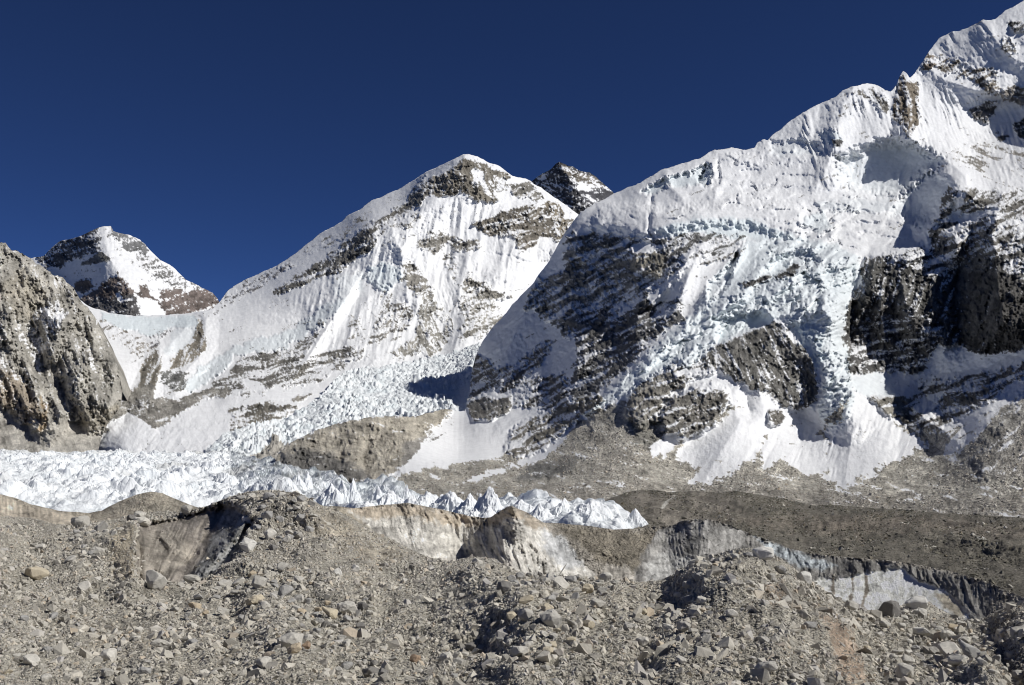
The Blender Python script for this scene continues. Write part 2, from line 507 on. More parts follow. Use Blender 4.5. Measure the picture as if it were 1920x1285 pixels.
# ------------------------------------------------------------------ the central mountain with its saddle
S = Sheet('snow_shoulder_mountain',
    [(120, 545), (148, 562), (160, 570), (175, 578), (190, 582), (205, 586), (225, 590), (255, 592), (300, 591), (350, 588), (385, 583), (400, 578), (412, 566), (425, 548), (440, 535), (465, 522), (500, 507), (520, 498), (545, 482), (565, 466), (590, 446),
     (610, 433), (640, 416), (650, 406), (675, 393), (695, 378), (725, 364), (745, 357), (775, 338), (800, 322), (825, 311), (850, 299), (868, 290), (880, 289), (895, 293), (910, 302), (930, 309), (945, 318), (962, 331), (985, 334), (1000, 344), (1015, 352), (1030, 364),
     (1050, 377), (1070, 392), (1086, 404), (1100, 430), (1130, 480)],
    [(120, 872), (430, 872), (520, 860), (600, 810), (700, 760), (900, 720), (1130, 620)], 120, 1130,
    [(148, 562, 5300), (300, 591, 5200), (400, 580, 5200), (430, 545, 5900), (500, 508, 6100), (640, 416, 6300), (775, 338, 6400), (875, 289, 6200), (1000, 344, 6300), (1086, 404, 6300), (1130, 480, 6200),
     (560, 540, 5200), (690, 430, 5550), (790, 350, 5950), (700, 520, 5000), (800, 400, 5650), (900, 400, 5700), (1000, 440, 5700), (850, 480, 5350), (950, 520, 5250), (1040, 520, 5600), (800, 560, 4900), (700, 600, 4500), (870, 600, 4700), (950, 600, 4900),
     (820, 660, 4250), (700, 680, 3800), (900, 640, 4350), (620, 640, 4200), (560, 600, 4650), (450, 600, 4850), (480, 660, 4000), (560, 700, 3600), (350, 640, 4350), (250, 640, 4200), (300, 700, 3500), (380, 720, 3400), (450, 740, 3100),
     (240, 770, 2800), (350, 790, 2650), (500, 780, 2750), (430, 840, 2350), (240, 840, 2380), (160, 800, 2600), (120, 860, 2460), (150, 700, 3200), (600, 780, 2900), (700, 750, 3200), (900, 720, 3600), (1100, 600, 5000), (160, 872, 2480), (430, 872, 2200)],
    1.55, 1.55, 121, snow=1.0, col=(.27, .255, .225), strat=(1, -.3), rough=3.0)
# large forms
S.ridge([(872, 292), (800, 338), (762, 376), (700, 428), (640, 468), (572, 522), (520, 556), (470, 575)], 120, 75, 1.1)
S.ridge([(872, 292), (862, 330), (900, 345), (945, 322), (1000, 348), (1045, 385), (1070, 430), (1050, 470)], 80, 45, 1.1)
S.ridge([(800, 395), (770, 430), (752, 470), (757, 505), (765, 560)], 90, 40)
S.ridge([(757, 480), (742, 450), (735, 430)], 50, 22)
S.ridge([(812, 425), (800, 455), (785, 480)], 70, 26)
S.ridge([(880, 485), (870, 520), (862, 545), (870, 600), (850, 660)], 70, 34)
S.ridge([(800, 545), (795, 590), (806, 640), (806, 672)], 80, 42)
S.ridge([(655, 550), (628, 590), (600, 636), (572, 680)], 120, 34, 1.1, skew=.45)
S.ridge([(930, 530), (915, 570), (890, 610), (865, 640)], 55, 34)
S.ridge([(990, 400), (985, 450), (975, 475)], 60, 40)
S.ridge([(1075, 395), (1060, 440), (1040, 470)], 70, 30)
S.ridge([(690, 560), (670, 600), (650, 640)], 40, 18)
S.ridge([(386, 598), (384, 640), (372, 672), (345, 700), (330, 730)], 95, 26, 1.1)
S.ridge([(300, 655), (300, 690), (290, 722), (280, 745)], 110, 30, 1.1)
S.ridge([(352, 610), (325, 640), (318, 655)], 60, 20)
S.ridge([(242, 780), (235, 815), (225, 850)], 40, 60, .9)
S.ridge([(345, 770), (400, 745), (440, 745)], 18, 22)
S.ridge([(262, 690), (240, 740), (232, 790)], -60, 26)
S.ridge([(415, 665), (360, 740), (400, 745)], -35, 26)
every = [(120, 560), (1130, 300), (1130, 620), (120, 872)]
face = [(560, 560), (640, 480), (760, 390), (860, 370), (1020, 390), (1050, 470), (1000, 560), (920, 640), (700, 680), (600, 650)]
S.flutes(S.mask(face, 20, 8), -.15, 1, 46, 42)
S.flutes(S.mask(face, 20, 8), -.2, 1, 17, 14)
# rock areas
S.zone([(640, 430), (700, 385), (780, 345), (790, 352), (720, 395), (650, 440), (560, 500), (540, 490), (600, 452)], 4, 5, snow=.62)
S.zone([(762, 378), (776, 352), (784, 350), (800, 338), (812, 332), (842, 321), (860, 305), (871, 297), (892, 300), (914, 308), (925, 320), (943, 319), (958, 332), (945, 342), (932, 345), (928, 360), (935, 376), (910, 380), (892, 376), (862, 358), (849, 367), (816, 371), (790, 363), (775, 378)],
       2.5, 3, snow=-.62, col=(.22, .2, .165), strat=(.35, 1))
S.zone([(887, 318), (912, 318), (905, 345), (890, 352), (885, 335)], 3, 3, snow=.35)
S.zone([(900, 345), (930, 330), (960, 345), (930, 372), (905, 365)], 3, 3, snow=.25)
S.zone([(885, 418), (925, 404), (943, 393), (955, 396), (975, 385), (1000, 385), (1023, 382), (1051, 411), (1082, 408), (1070, 432), (1047, 454), (1030, 445), (1012, 441), (1005, 460), (997, 463), (971, 469), (965, 450), (950, 443), (914, 441), (895, 430)],
       3, 4, snow=-.3, col=(.2, .18, .15))
S.zone([(955, 347), (975, 345), (990, 341), (1012, 358), (1022, 372), (1005, 378), (990, 367), (975, 372), (960, 362)], 3, 3, snow=-.25)
S.zone([(1020, 378), (1045, 380), (1060, 400), (1062, 440), (1045, 450), (1035, 410)], 3, 3, snow=-.3, col=(.27, .235, .18), strat=(.2, 1))
S.zone([(783, 450), (805, 432), (838, 441), (870, 448), (901, 452), (905, 465), (880, 472), (860, 476), (838, 458), (815, 475), (795, 472), (785, 465)], 4, 4, snow=-.2)
S.zone([(799, 324), (760, 378), (722, 402), (683, 422), (668, 437), (635, 465), (596, 493), (563, 515), (518, 541), (505, 552), (528, 553), (555, 541), (592, 522), (629, 515), (655, 495), (700, 465), (716, 436), (749, 415), (770, 395), (800, 372)],
       3, 4, snow=-.5, col=(.19, .18, .16), strat=(1, -.55))
S.zone([(700, 420), (760, 395), (790, 400), (770, 430), (730, 430), (700, 450)], 4, 5, snow=0)
S.zone([(412, 566), (430, 545), (470, 526), (540, 490), (552, 500), (480, 545), (440, 566), (412, 580)], 3, 4, snow=-.02, col=(.2, .19, .19), strat=(1, -.6))
S.zone([(560, 470), (600, 446), (660, 432), (690, 415), (690, 425), (630, 460), (575, 480)], 3, 3, snow=.2, strat=(1, -.6))
S.zone([(444, 673), (475, 664), (498, 662), (552, 650), (585, 627), (592, 640), (566, 675), (600, 662), (640, 652), (661, 647), (690, 640), (684, 660), (679, 671), (640, 690), (600, 715), (553, 727), (520, 724), (490, 738), (461, 742), (422, 745), (395, 741), (398, 715), (430, 700)],
       3, 5, snow=-.42, col=(.2, .19, .17), strat=(1, -.22))
S.zone([(455, 712), (480, 712), (500, 725), (480, 735), (462, 728)], 3, 3, snow=.8)
S.zone([(580, 690), (630, 680), (620, 700), (560, 715)], 3, 4, snow=.4)
S.zone([(600, 575), (655, 545), (650, 580), (605, 640), (585, 660), (572, 680), (590, 640), (610, 600)], 3, 3, snow=.9)
S.zone([(600, 600), (585, 628), (565, 640), (558, 655), (585, 645), (610, 610)], 3, 4, snow=-.15)
S.zone([(655, 590), (680, 600), (685, 630), (720, 610), (715, 640), (680, 655), (655, 645)], 5, 5, snow=.2)
S.zone([(545, 748), (560, 742), (585, 738), (570, 748), (560, 755), (548, 754)], 2, 2, snow=-.7, col=TAN)
S.zone([(422, 769), (450, 762), (498, 753), (530, 760), (557, 760), (556, 772), (530, 785), (509, 793), (470, 805), (430, 814), (417, 797), (440, 782)], 3, 5, snow=-.5, col=(.2, .185, .155), strat=(1, -.2))
S.ridge([(505, 785), (530, 768), (555, 765)], 22, 16)
S.zone([(733, 661), (745, 650), (758, 645), (781, 631), (785, 600), (787, 575), (799, 556), (817, 564), (836, 582), (846, 600), (853, 613), (848, 630), (840, 638), (820, 664), (804, 672), (790, 658), (770, 668), (751, 671)], 3, 4, snow=-.38, col=(.34, .325, .29), strat=(.5, 1))
S.zone([(808, 585), (825, 600), (835, 620), (815, 625), (803, 605)], 3, 3, snow=.5)
S.zone([(725, 573), (745, 565), (764, 578), (775, 590), (770, 610), (751, 622), (725, 630), (709, 645), (695, 640), (700, 610)], 4, 5, snow=-.3, col=(.27, .255, .23))
S.zone([(856, 560), (880, 555), (905, 535), (925, 556), (940, 580), (950, 600), (920, 625), (905, 635), (880, 636), (856, 618), (868, 605)], 5, 7, snow=-.2, col=(.3, .285, .25))
S.zone([(860, 535), (872, 520), (881, 515), (905, 530), (920, 540), (958, 556), (940, 566), (905, 560), (870, 548)], 4, 5, snow=-.35)
S.zone([(758, 500), (775, 495), (788, 505), (800, 530), (818, 545), (814, 565), (785, 560), (770, 545), (755, 525)], 4, 6, snow=-.3)
S.zone([(830, 470), (850, 480), (860, 500), (852, 530), (840, 510), (828, 490)], 4, 5, snow=.12)
S.zone([(690, 575), (720, 545), (745, 545), (730, 575), (700, 605)], 4, 5, snow=.3, strat=(-.4, 1))
# under the saddle
S.zone([(186, 598), (205, 606), (219, 615), (240, 626), (258, 630), (284, 634), (300, 650), (289, 665), (262, 668), (245, 662), (225, 640), (205, 630), (195, 625)], 4, 5, snow=-.12, col=(.33, .3, .26))
S.zone([(281, 632), (295, 622), (326, 614), (322, 624), (306, 632), (298, 650), (284, 652)], 2, 3, snow=-.6, col=(.17, .165, .17))
S.zone([(276, 662), (293, 654), (301, 664), (304, 681), (300, 700), (300, 720), (290, 750), (262, 745), (248, 732), (262, 715), (258, 690)], 3, 4, snow=-.55, col=(.27, .245, .2), strat=(-.4, 1))
S.zone([(372, 597), (383, 612), (385, 650), (372, 668), (361, 676), (345, 690), (328, 693), (312, 696), (322, 672), (340, 655), (361, 637), (370, 615)], 2.5, 4, snow=-.65, col=(.29, .26, .21), strat=(-.5, 1))
S.zone([(300, 700), (328, 693), (352, 699), (350, 715), (341, 732), (315, 728), (300, 718)], 3, 4, snow=-.6, col=(.17, .17, .16))
S.zone([(178, 640), (205, 680), (225, 700), (228, 730), (224, 765), (170, 800), (140, 760)], 4, 4, snow=-.6)
S.zone([(243, 732), (270, 720), (290, 722), (300, 745), (328, 747), (350, 738), (394, 730), (425, 726), (430, 742), (394, 746), (370, 756), (350, 766), (317, 790), (290, 808), (278, 800), (262, 785), (250, 778), (241, 775), (219, 784), (200, 800), (181, 818), (160, 815), (171, 795), (223, 761)],
       3, 4, snow=-.95, col=(.29, .275, .245), strat=(1, -.3))
S.zone([(295, 717), (311, 725), (306, 743), (286, 750), (290, 735)], 2, 3, snow=.9)
S.zone([(328, 740), (340, 733), (350, 738), (340, 748), (325, 750)], 2, 3, snow=.7)
S.zone([(176, 850), (200, 812), (220, 790), (242, 777), (262, 786), (285, 802), (300, 812), (430, 790), (430, 860), (170, 870)], 3, 3, snow=1.1, grav=0, dep=10)
S.zone([(110, 780), (180, 800), (200, 808), (186, 826), (178, 845), (184, 875), (110, 875)], 4, 4, snow=-1.6, col=(.4, .375, .33))
S.flutes(S.mask([(200, 850), (242, 778), (300, 815), (420, 745), (470, 760), (420, 800), (430, 830), (300, 850)], 6, 4), -.8, 1, 16, 5)
# ice of the saddle and the line of seracs
S.zone([(188, 584), (219, 590), (284, 595), (340, 592), (368, 592), (372, 612), (352, 618), (326, 613), (300, 628), (284, 630), (262, 626), (241, 618), (215, 612), (195, 600)], 3, 4, ice=.55, fac=(13, 8), dep=25)
S.zone([(320, 618), (365, 612), (372, 632), (350, 655), (325, 665), (308, 662), (318, 640)], 4, 4, ice=.25, dep=15)
S.zone([(400, 675), (444, 649), (475, 636), (509, 632), (552, 614), (575, 598), (596, 577), (620, 566), (640, 555), (655, 560), (640, 580), (627, 590), (600, 612), (585, 624), (560, 638), (531, 655), (490, 660), (465, 662), (440, 668), (425, 690), (400, 707), (372, 730), (352, 738), (342, 728), (370, 690)],
       3, 5, ice=.4, dep=22, fac=(11, 13))
S.zone([(480, 588), (540, 596), (560, 600), (530, 608), (490, 604)], 5, 5, dep=14, fac=(16, 6))
S.zone([(690, 500), (715, 494), (745, 497), (756, 515), (745, 535), (720, 545), (700, 538), (685, 520)], 3, 5, ice=.5, dep=20, fac=(12, 12))
S.zone([(625, 520), (690, 510), (680, 545), (640, 560), (620, 545)], 5, 6, fac=(16, 6), ice=.2)
# avalanche flutings
S.flutes(S.mask([(785, 376), (850, 368), (930, 378), (960, 360), (1020, 370), (1045, 395), (1000, 395), (940, 398), (925, 408), (890, 418), (830, 400), (790, 395)], 5, 4), .12, 1, 7.5, 7)
S.flutes(S.mask([(895, 450), (960, 450), (1040, 455), (1035, 525), (960, 505), (900, 490)], 6, 5), .05, 1, 8.5, 7)
S.flutes(S.mask([(655, 470), (700, 440), (745, 440), (735, 490), (690, 500), (640, 540), (620, 530)], 6, 5), -.5, 1, 9, 9)
S.flutes(S.mask([(660, 560), (770, 540), (740, 690), (660, 720), (650, 640)], 8, 6), -.42, 1, 11, 9)
S.flutes(S.mask([(770, 460), (870, 470), (900, 560), (880, 620), (800, 560)], 8, 6), .3, 1, 15, 14)
S.flutes(S.mask([(600, 690), (740, 660), (740, 700), (640, 760), (560, 770)], 8, 6), -.55, 1, 12, 6)
S.ridge([(915, 475), (960, 480), (985, 492), (1010, 493)], -14, 4)
S.ridge([(900, 500), (950, 510), (970, 520)], 12, 12)
S.ridge([(905, 530), (930, 515), (960, 530), (1000, 545)], 22, 18)
S.finish(M_MOUNT, 'broad white mountain with a rock band under its rounded top, between the far peaks', rock_amp=9, snow_amp=6, lam=20, back=600, nz=.62, knz=1.1, kstrat=1.7, kfine=.85)

# ------------------------------------------------------------------ rocky ridge at the left edge
S = Sheet('rocky_ridge',
    [(-110, 400), (-50, 432), (-15, 452), (0, 456), (12, 458), (22, 470), (40, 474), (60, 487), (80, 503), (100, 512), (118, 524), (138, 540), (146, 553), (152, 566), (170, 585), (184, 600), (190, 615), (196, 632), (205, 648), (212, 668), (222, 690), (226, 715), (229, 738)],
    [(-110, 880), (-15, 880), (165, 876), (178, 862), (184, 846), (191, 818), (203, 792), (226, 764), (229, 742)], -110, 229,
    [(-15, 452, 3700), (80, 503, 3700), (146, 553, 3600), (190, 615, 3450), (228, 730, 2950), (226, 770, 2700), (195, 830, 2420), (0, 560, 3250), (70, 580, 3350), (120, 600, 3250), (0, 680, 2800), (60, 680, 2950), (130, 690, 2950), (180, 700, 2950),
     (0, 770, 2520), (80, 770, 2560), (150, 780, 2580), (0, 850, 2280), (100, 850, 2300), (180, 860, 2280), (-15, 880, 2180), (229, 880, 2180)], 1.5, 1.5, 131, snow=-.75, col=(.4, .38, .335), strat=(.35, 1), rough=10)
S.ridge([(30, 470), (60, 520), (50, 580)], 40, 40)
S.ridge([(146, 553), (128, 590), (118, 610), (140, 660), (160, 710), (185, 760)], 115, 40, 1.1, skew=.2)
S.ridge([(70, 520), (95, 570), (85, 620), (100, 660)], 60, 30)
S.ridge([(0, 520), (15, 580), (10, 640)], 70, 34)
S.ridge([(140, 700), (150, 740), (170, 790)], 70, 22)
S.ridge([(205, 660), (215, 700), (210, 760)], 60, 20)
S.ridge([(120, 600), (105, 640), (95, 665)], 60, 24)
S.ridge([(20, 625), (32, 660), (55, 700), (68, 735)], 105, 30, 1.1, skew=.2)
S.ridge([(100, 665), (112, 700), (130, 740), (110, 790)], 70, 30)
S.ridge([(155, 660), (170, 700), (200, 760)], 70, 30)
S.ridge([(0, 690), (25, 720), (50, 760), (90, 780), (92, 805)], 80, 36, 1.1)
S.ridge([(35, 690), (60, 760)], -50, 16)
S.ridge([(120, 620), (105, 700), (125, 770)], -50, 18)
S.ridge([(95, 740), (105, 760), (118, 778)], 60, 18)
S.ridge([(185, 610), (195, 660), (215, 710)], 50, 26)
S.ridge([(165, 585), (180, 640), (185, 690)], 60, 22, 1.1, skew=.3)
S.ridge([(90, 510), (100, 545), (90, 590)], 50, 20)
S.ridge([(55, 500), (40, 550), (45, 600)], 40, 22)
S.flutes(S.mask([(-15, 470), (80, 510), (150, 560), (228, 700), (215, 780), (150, 790), (60, 780), (-15, 750)], 8, 5), .4, 1, 38, 42, 1.0, 14.0)
S.flutes(S.mask([(-15, 470), (80, 510), (150, 560), (228, 700), (215, 780), (150, 790), (60, 780), (-15, 750)], 8, 5), .3, 1, 15, 15, 1.0, 8.0)
S.ridge([(60, 620), (80, 660), (80, 690)], -60, 30)
S.ridge([(120, 720), (118, 760), (140, 790)], -30, 22)
S.zone([(5, 530), (40, 510), (75, 535), (90, 570), (80, 600), (50, 610), (25, 590), (10, 560)], 10, 8, col=(.4, .37, .31), snow=-1)
S.zone([(95, 560), (125, 590), (108, 620), (90, 640), (70, 655), (40, 640), (30, 615), (60, 605)], 6, 8, snow=-.1, col=(.3, .285, .26))
S.zone([(35, 610), (55, 600), (75, 620), (90, 650), (80, 700), (70, 690), (50, 650)], 6, 8, snow=-.18, col=(.42, .4, .36))
S.zone([(0, 660), (20, 675), (45, 715), (20, 710), (0, 690)], 5, 6, snow=-.35, col=(.42, .4, .36))
S.zone([(125, 625), (150, 640), (175, 670), (180, 690), (160, 680), (135, 650)], 5, 6, snow=-.4, col=(.4, .38, .34))
S.zone([(0, 690), (30, 700), (60, 740), (80, 770), (92, 795), (60, 800), (30, 780), (0, 760)], 6, 6, col=(.35, .3, .235))
S.zone([(75, 745), (92, 765), (92, 790), (78, 812), (68, 805), (80, 780)], 3, 4, col=(.42, .33, .22))
S.zone([(-120, 700), (-15, 748), (10, 768), (30, 790), (48, 800), (75, 815), (86, 800), (90, 770), (97, 760), (112, 778), (125, 782), (150, 795), (168, 805), (175, 818), (240, 805), (240, 900), (-120, 900)], 4, 5, col=(.45, .425, .375), snow=-1.3, det=.15)
S.zone([(128, 770), (140, 760), (180, 765), (225, 760), (215, 790), (180, 812), (150, 790)], 5, 5, col=(.36, .33, .27), snow=-1)
S.finish(M_NEAR, 'jagged tan rock ridge with scree at its foot at the left edge', rock_amp=21, snow_amp=5, lam=28, back=500, nz=.5, knz=.8, kstrat=1.2, kfine=.7)

# ------------------------------------------------------------------ icefall
S = Sheet('icefall_glacier',
    [(380, 850), (420, 815), (440, 806), (470, 800), (520, 792), (550, 782), (575, 765), (600, 745), (620, 728), (640, 705), (680, 692), (720, 688), (760, 682), (800, 676), (850, 662), (890, 648), (930, 640), (960, 640)],
    [(380, 876), (460, 870), (530, 862), (640, 830), (760, 815), (960, 830)], 380, 960,
    [(380, 870, 2150), (440, 806, 2480), (470, 850, 2180), (520, 792, 2700), (550, 830, 2350), (560, 780, 2800), (620, 728, 3150), (640, 780, 2700), (640, 705, 3500), (640, 830, 2350), (720, 688, 3750), (700, 760, 2950),
     (760, 790, 2650), (760, 720, 3400), (850, 662, 4100), (850, 720, 3350), (900, 690, 3500), (860, 780, 2650), (930, 640, 4200), (960, 830, 2400)], 1.8, .8, 141, snow=1.4, col=GREY, rough=6)
S.ridge([(700, 768), (760, 752), (830, 752), (860, 775)], 30, 22)
for lam, amp, sd_ in ((14, 8, 1), (6.5, 6, 2), (3.2, 3, 3)):
    wx_, wy_ = at(S.px, S.py, S.D)[:2]
    a_, e_ = facet(wx_ / (lam * 1.9) + .8 * fbm(wx_ / 60, wy_ / 90, 3, 8), wy_ / (lam * 2.6) + .8 * fbm(wx_ / 60, wy_ / 90, 3, 9), 300 + sd_, 1.6)
    S.up += (amp * (a_ + .4) - amp * .7 * (1 - sstep(0, .16, e_))) * (.3 + .9 * sstep(-.35, .35, fbm(wx_ / 130, wy_ / 200, 3, 40 + sd_)))
S.ice += .28 + .35 * np.clip(noise(S.px / 22, S.py / 10, 7), 0, 1)
S.zone([(740, 700), (880, 690), (880, 760), (800, 770), (740, 740)], 10, 10, ice=.3)
S.up *= (1 - .8 * S.mask([(860, 720), (900, 700), (960, 690), (960, 830), (840, 800), (850, 770)], 8, 5))
S.zone([(500, 838), (520, 828), (545, 845), (560, 870), (500, 876), (440, 876), (470, 860)], 4, 4, snow=-1, col=SCREE)
S.finish(M_ICEFALL, 'broken icefall tumbling down between the white mountain and the dark buttress', rock_amp=5, snow_amp=3, lam=20, back=0, kstrat=.2, knz=0)

# ------------------------------------------------------------------ the great mountain on the right
S = Sheet('great_snow_mountain',
    [(490, 880), (515, 872), (522, 850), (545, 830), (575, 815), (600, 804), (650, 790), (700, 782), (740, 780), (770, 782), (800, 776), (835, 766), (860, 772), (872, 770), (878, 740), (884, 700), (892, 668), (905, 640), (925, 612), (945, 592), (958, 576), (975, 556), (1000, 532), (1012, 512), (1030, 490), (1045, 462), (1062, 432), (1078, 412),
     (1090, 396), (1110, 386), (1150, 363), (1185, 350), (1215, 334), (1236, 321), (1270, 309), (1310, 298), (1340, 281), (1360, 278), (1400, 280), (1415, 278), (1420, 268), (1432, 261), (1440, 264), (1446, 255), (1462, 243), (1485, 225), (1505, 212), (1530, 198), (1545, 191), (1565, 183), (1580, 170), (1600, 162),
     (1625, 156), (1645, 160), (1660, 170), (1670, 172), (1680, 160), (1688, 140), (1693, 133), (1700, 138), (1705, 146), (1715, 138), (1728, 118), (1742, 96), (1760, 72), (1780, 62), (1810, 55), (1842, 38), (1865, 37), (1885, 20), (1905, 10), (1920, 0), (1940, -12), (2050, -70)],
    [(490, 930), (600, 935), (800, 950), (1000, 965), (2050, 1015)], 490, 2050,
    [(1920, 0, 4000), (1842, 38, 3950), (1730, 120, 3850), (1620, 156, 3650), (1500, 215, 3500), (1350, 280, 3400), (1230, 325, 3300), (1150, 363, 3300), (1090, 396, 3200), (1040, 470, 3200), (975, 556, 3180), (905, 640, 3150), (882, 720, 3000), (876, 768, 2600),
     (1850, 150, 3700), (1930, 250, 3500), (1750, 230, 3500), (1600, 230, 3450), (1500, 290, 3300), (1620, 290, 3250), (1620, 365, 3050), (1830, 310, 3150), (1720, 310, 3150), (1400, 350, 3100), (1520, 400, 2850), (1650, 430, 2700), (1750, 400, 2700), (1250, 380, 2950), (1350, 420, 2700),
     (1800, 360, 2550), (1900, 380, 2450), (1760, 460, 2400), (1640, 490, 2380), (1850, 500, 2080), (1930, 480, 1900), (1700, 600, 2050), (1620, 620, 2130), (1800, 620, 1880), (1930, 620, 1600), (1850, 700, 1660), (1700, 720, 1850), (1930, 700, 1520), (1680, 790, 1640), (1780, 800, 1530), (1850, 790, 1380),
     (1930, 800, 1300), (1850, 870, 1180), (1930, 900, 1080), (1750, 870, 1370), (1650, 850, 1500), (1570, 915, 1320), (1600, 740, 1780), (1500, 800, 1680), (1570, 600, 2000), (1560, 500, 2350), (1450, 560, 2150), (1400, 500, 2380), (1340, 600, 2080), (1420, 700, 1800), (1500, 700, 1850), (1420, 780, 1650), (1530, 690, 1835), (1530, 780, 1700), (1350, 850, 1480),
     (1300, 905, 1330), (1300, 760, 1660), (1260, 680, 1880), (1200, 760, 1680), (1120, 850, 1450), (1280, 520, 2350), (1200, 560, 2430), (1120, 480, 2850), (1050, 560, 2880), (1240, 440, 2650), (980, 650, 2830), (1080, 680, 2330), (1150, 640, 2280), (960, 740, 2450), (1040, 780, 2050), (940, 800, 2150),
     (890, 790, 2300), (860, 850, 1880), (950, 860, 1750), (1000, 900, 1350), (900, 920, 1200), (800, 880, 1500), (700, 785, 2000), (600, 805, 1900), (520, 865, 1600), (600, 890, 1430), (700, 890, 1450), (770, 820, 1880), (700, 930, 1200), (490, 930, 1400), (1000, 965, 900), (1400, 940, 1120), (1700, 970, 980), (1930, 1010, 760), (1600, 1000, 850), (1200, 950, 1000)],
    1.75, 1.75, 151, snow=1.0, col=(.23, .215, .19), strat=(1, -.4), rough=4)
# --- large forms: spurs stand out, gullies fall back
S.ridge([(1700, 145), (1700, 200), (1706, 258)], 60, 30)
S.ridge([(1706, 262), (1740, 285), (1775, 300), (1810, 330), (1815, 355)], 110, 42, 1.1)
S.ridge([(1600, 165), (1580, 200), (1570, 250), (1545, 330)], 60, 42)
S.ridge([(1730, 120), (1770, 150), (1830, 170), (1880, 170)], 60, 40)
S.ridge([(1842, 40), (1870, 80), (1900, 110)], 32, 30)
S.ridge([(1560, 250), (1585, 290), (1570, 340)], 35, 24)
S.zone([(1572, 300), (1600, 288), (1640, 272), (1700, 268), (1740, 285), (1770, 300), (1745, 322), (1705, 350), (1690, 362), (1640, 368), (1600, 352), (1578, 340)], 16, 4, dep=-130, ice=.25)
S.zone([(1668, 402), (1690, 370), (1725, 335), (1750, 325), (1775, 335), (1788, 350), (1770, 380), (1745, 412), (1700, 410)], 10, 4, dep=-70, ice=.25)
S.ridge([(1790, 352), (1765, 400), (1742, 430), (1790, 440), (1795, 480)], 110, 34, 1.1)
S.ridge([(1650, 482), (1750, 468), (1800, 455)], 50, 26)
S.ridge([(1880, 365), (1860, 440), (1870, 520), (1880, 600)], 110, 60)
S.ridge([(1700, 490), (1690, 540), (1710, 600)], 60, 44)
S.ridge([(1800, 470), (1790, 560), (1800, 640)], -70, 40)
S.ridge([(1616, 500), (1600, 560), (1592, 640)], -80, 26)
S.ridge([(1630, 500), (1650, 560), (1660, 640)], 45, 30)
S.ridge([(1690, 745), (1740, 790), (1780, 815)], 50, 34)
S.ridge([(1935, 640), (1850, 690), (1760, 700), (1700, 760)], -40, 40)
# tongue of the hanging glacier
S.ridge([(1560, 470), (1570, 540), (1556, 600), (1556, 660), (1572, 720), (1580, 770)], 36, 60, .8, skew=-.15)
S.ridge([(1560, 600), (1540, 580), (1480, 590), (1440, 590)], 40, 24)
S.ridge([(1310, 470), (1275, 560), (1250, 610), (1190, 690), (1110, 768)], 40, 26)
S.ridge([(1340, 560), (1420, 545), (1520, 500), (1600, 480)], 30, 30)
S.ridge([(1395, 470), (1350, 540), (1300, 600), (1210, 690)], 30, 16, 1.0, skew=.4)
S.ridge([(1500, 445), (1430, 500), (1390, 560), (1340, 590)], 34, 18, 1.0, skew=.4)
S.ridge([(1560, 440), (1520, 470), (1480, 530), (1440, 560)], 34, 18, 1.0, skew=.4)
S.ridge([(1290, 488), (1245, 545), (1220, 570)], 40, 20, 1.0, skew=.5)
# rock islands
S.zone([(1320, 652), (1372, 632), (1410, 618), (1453, 603), (1475, 609), (1480, 631), (1504, 652), (1522, 670), (1530, 701), (1537, 730), (1522, 762), (1495, 772), (1467, 763), (1443, 735), (1415, 735), (1369, 706), (1340, 693), (1311, 675)], 8, 4, dep=12, snow=-.75, col=(.185, .178, .162), strat=(.5, 1))
S.zone([(1236, 790), (1245, 765), (1270, 742), (1300, 725), (1335, 718), (1362, 730), (1368, 752), (1352, 775), (1340, 792), (1310, 812), (1285, 822), (1262, 815), (1242, 808)], 8, 4, dep=50, snow=-.75, col=(.23, .216, .19))
S.zone([(1296, 712), (1330, 700), (1362, 720), (1372, 735), (1340, 728), (1300, 722)], 4, 4, snow=.9)
S.zone([(1180, 745), (1200, 715), (1235, 700), (1262, 680), (1275, 700), (1262, 730), (1240, 755), (1235, 790), (1200, 800), (1172, 780)], 6, 5, dep=35, snow=-.9, col=(.29, .272, .235))
S.zone([(1265, 690), (1310, 672), (1345, 690), (1335, 705), (1295, 712), (1280, 730), (1262, 735)], 4, 5, snow=-.15, dep=12)
S.zone([(1440, 768), (1462, 768), (1470, 782), (1456, 803), (1440, 792)], 3, 3, dep=25, snow=-.8)
S.ridge([(1400, 745), (1405, 770)], -50, 26)
S.ridge([(1495, 780), (1530, 795)], -32, 20)
# --- flutings
S.flutes(S.mask([(1510, 215), (1600, 168), (1660, 205), (1705, 262), (1640, 255), (1585, 262), (1560, 300), (1565, 350), (1545, 355), (1525, 300), (1500, 260)], 5, 4), .32, 1, 10, 13)
S.flutes(S.mask([(1725, 160), (1765, 160), (1860, 190), (1830, 230), (1850, 260), (1810, 280), (1760, 290), (1712, 262)], 6, 5), .35, 1, 10, 12)
S.flutes(S.mask([(1745, 110), (1780, 62), (1860, 45), (1880, 80), (1870, 140), (1810, 115)], 6, 5), .8, 1, 11, 12)
S.flutes(S.mask([(1855, 200), (1940, 200), (1940, 360), (1880, 350), (1800, 330), (1850, 270)], 6, 6), .35, 1, 11, 11)
S.flutes(S.mask([(1575, 290), (1700, 270), (1780, 300), (1700, 360), (1600, 355)], 6, 5), -.35, 1, 14, 5)
S.flutes(S.mask([(1450, 290), (1540, 290), (1560, 360), (1480, 350)], 8, 6), .2, 1, 16, 8)
S.flutes(S.mask([(1790, 310), (1940, 370), (1880, 362), (1810, 352)], 5, 5), .6, 1, 10, 8)
S.flutes(S.mask([(1600, 500), (2060, 400), (2060, 640), (1760, 650), (1600, 640)], 10, 6), -.28, 1, 44, 24, 1.0, 16.0)
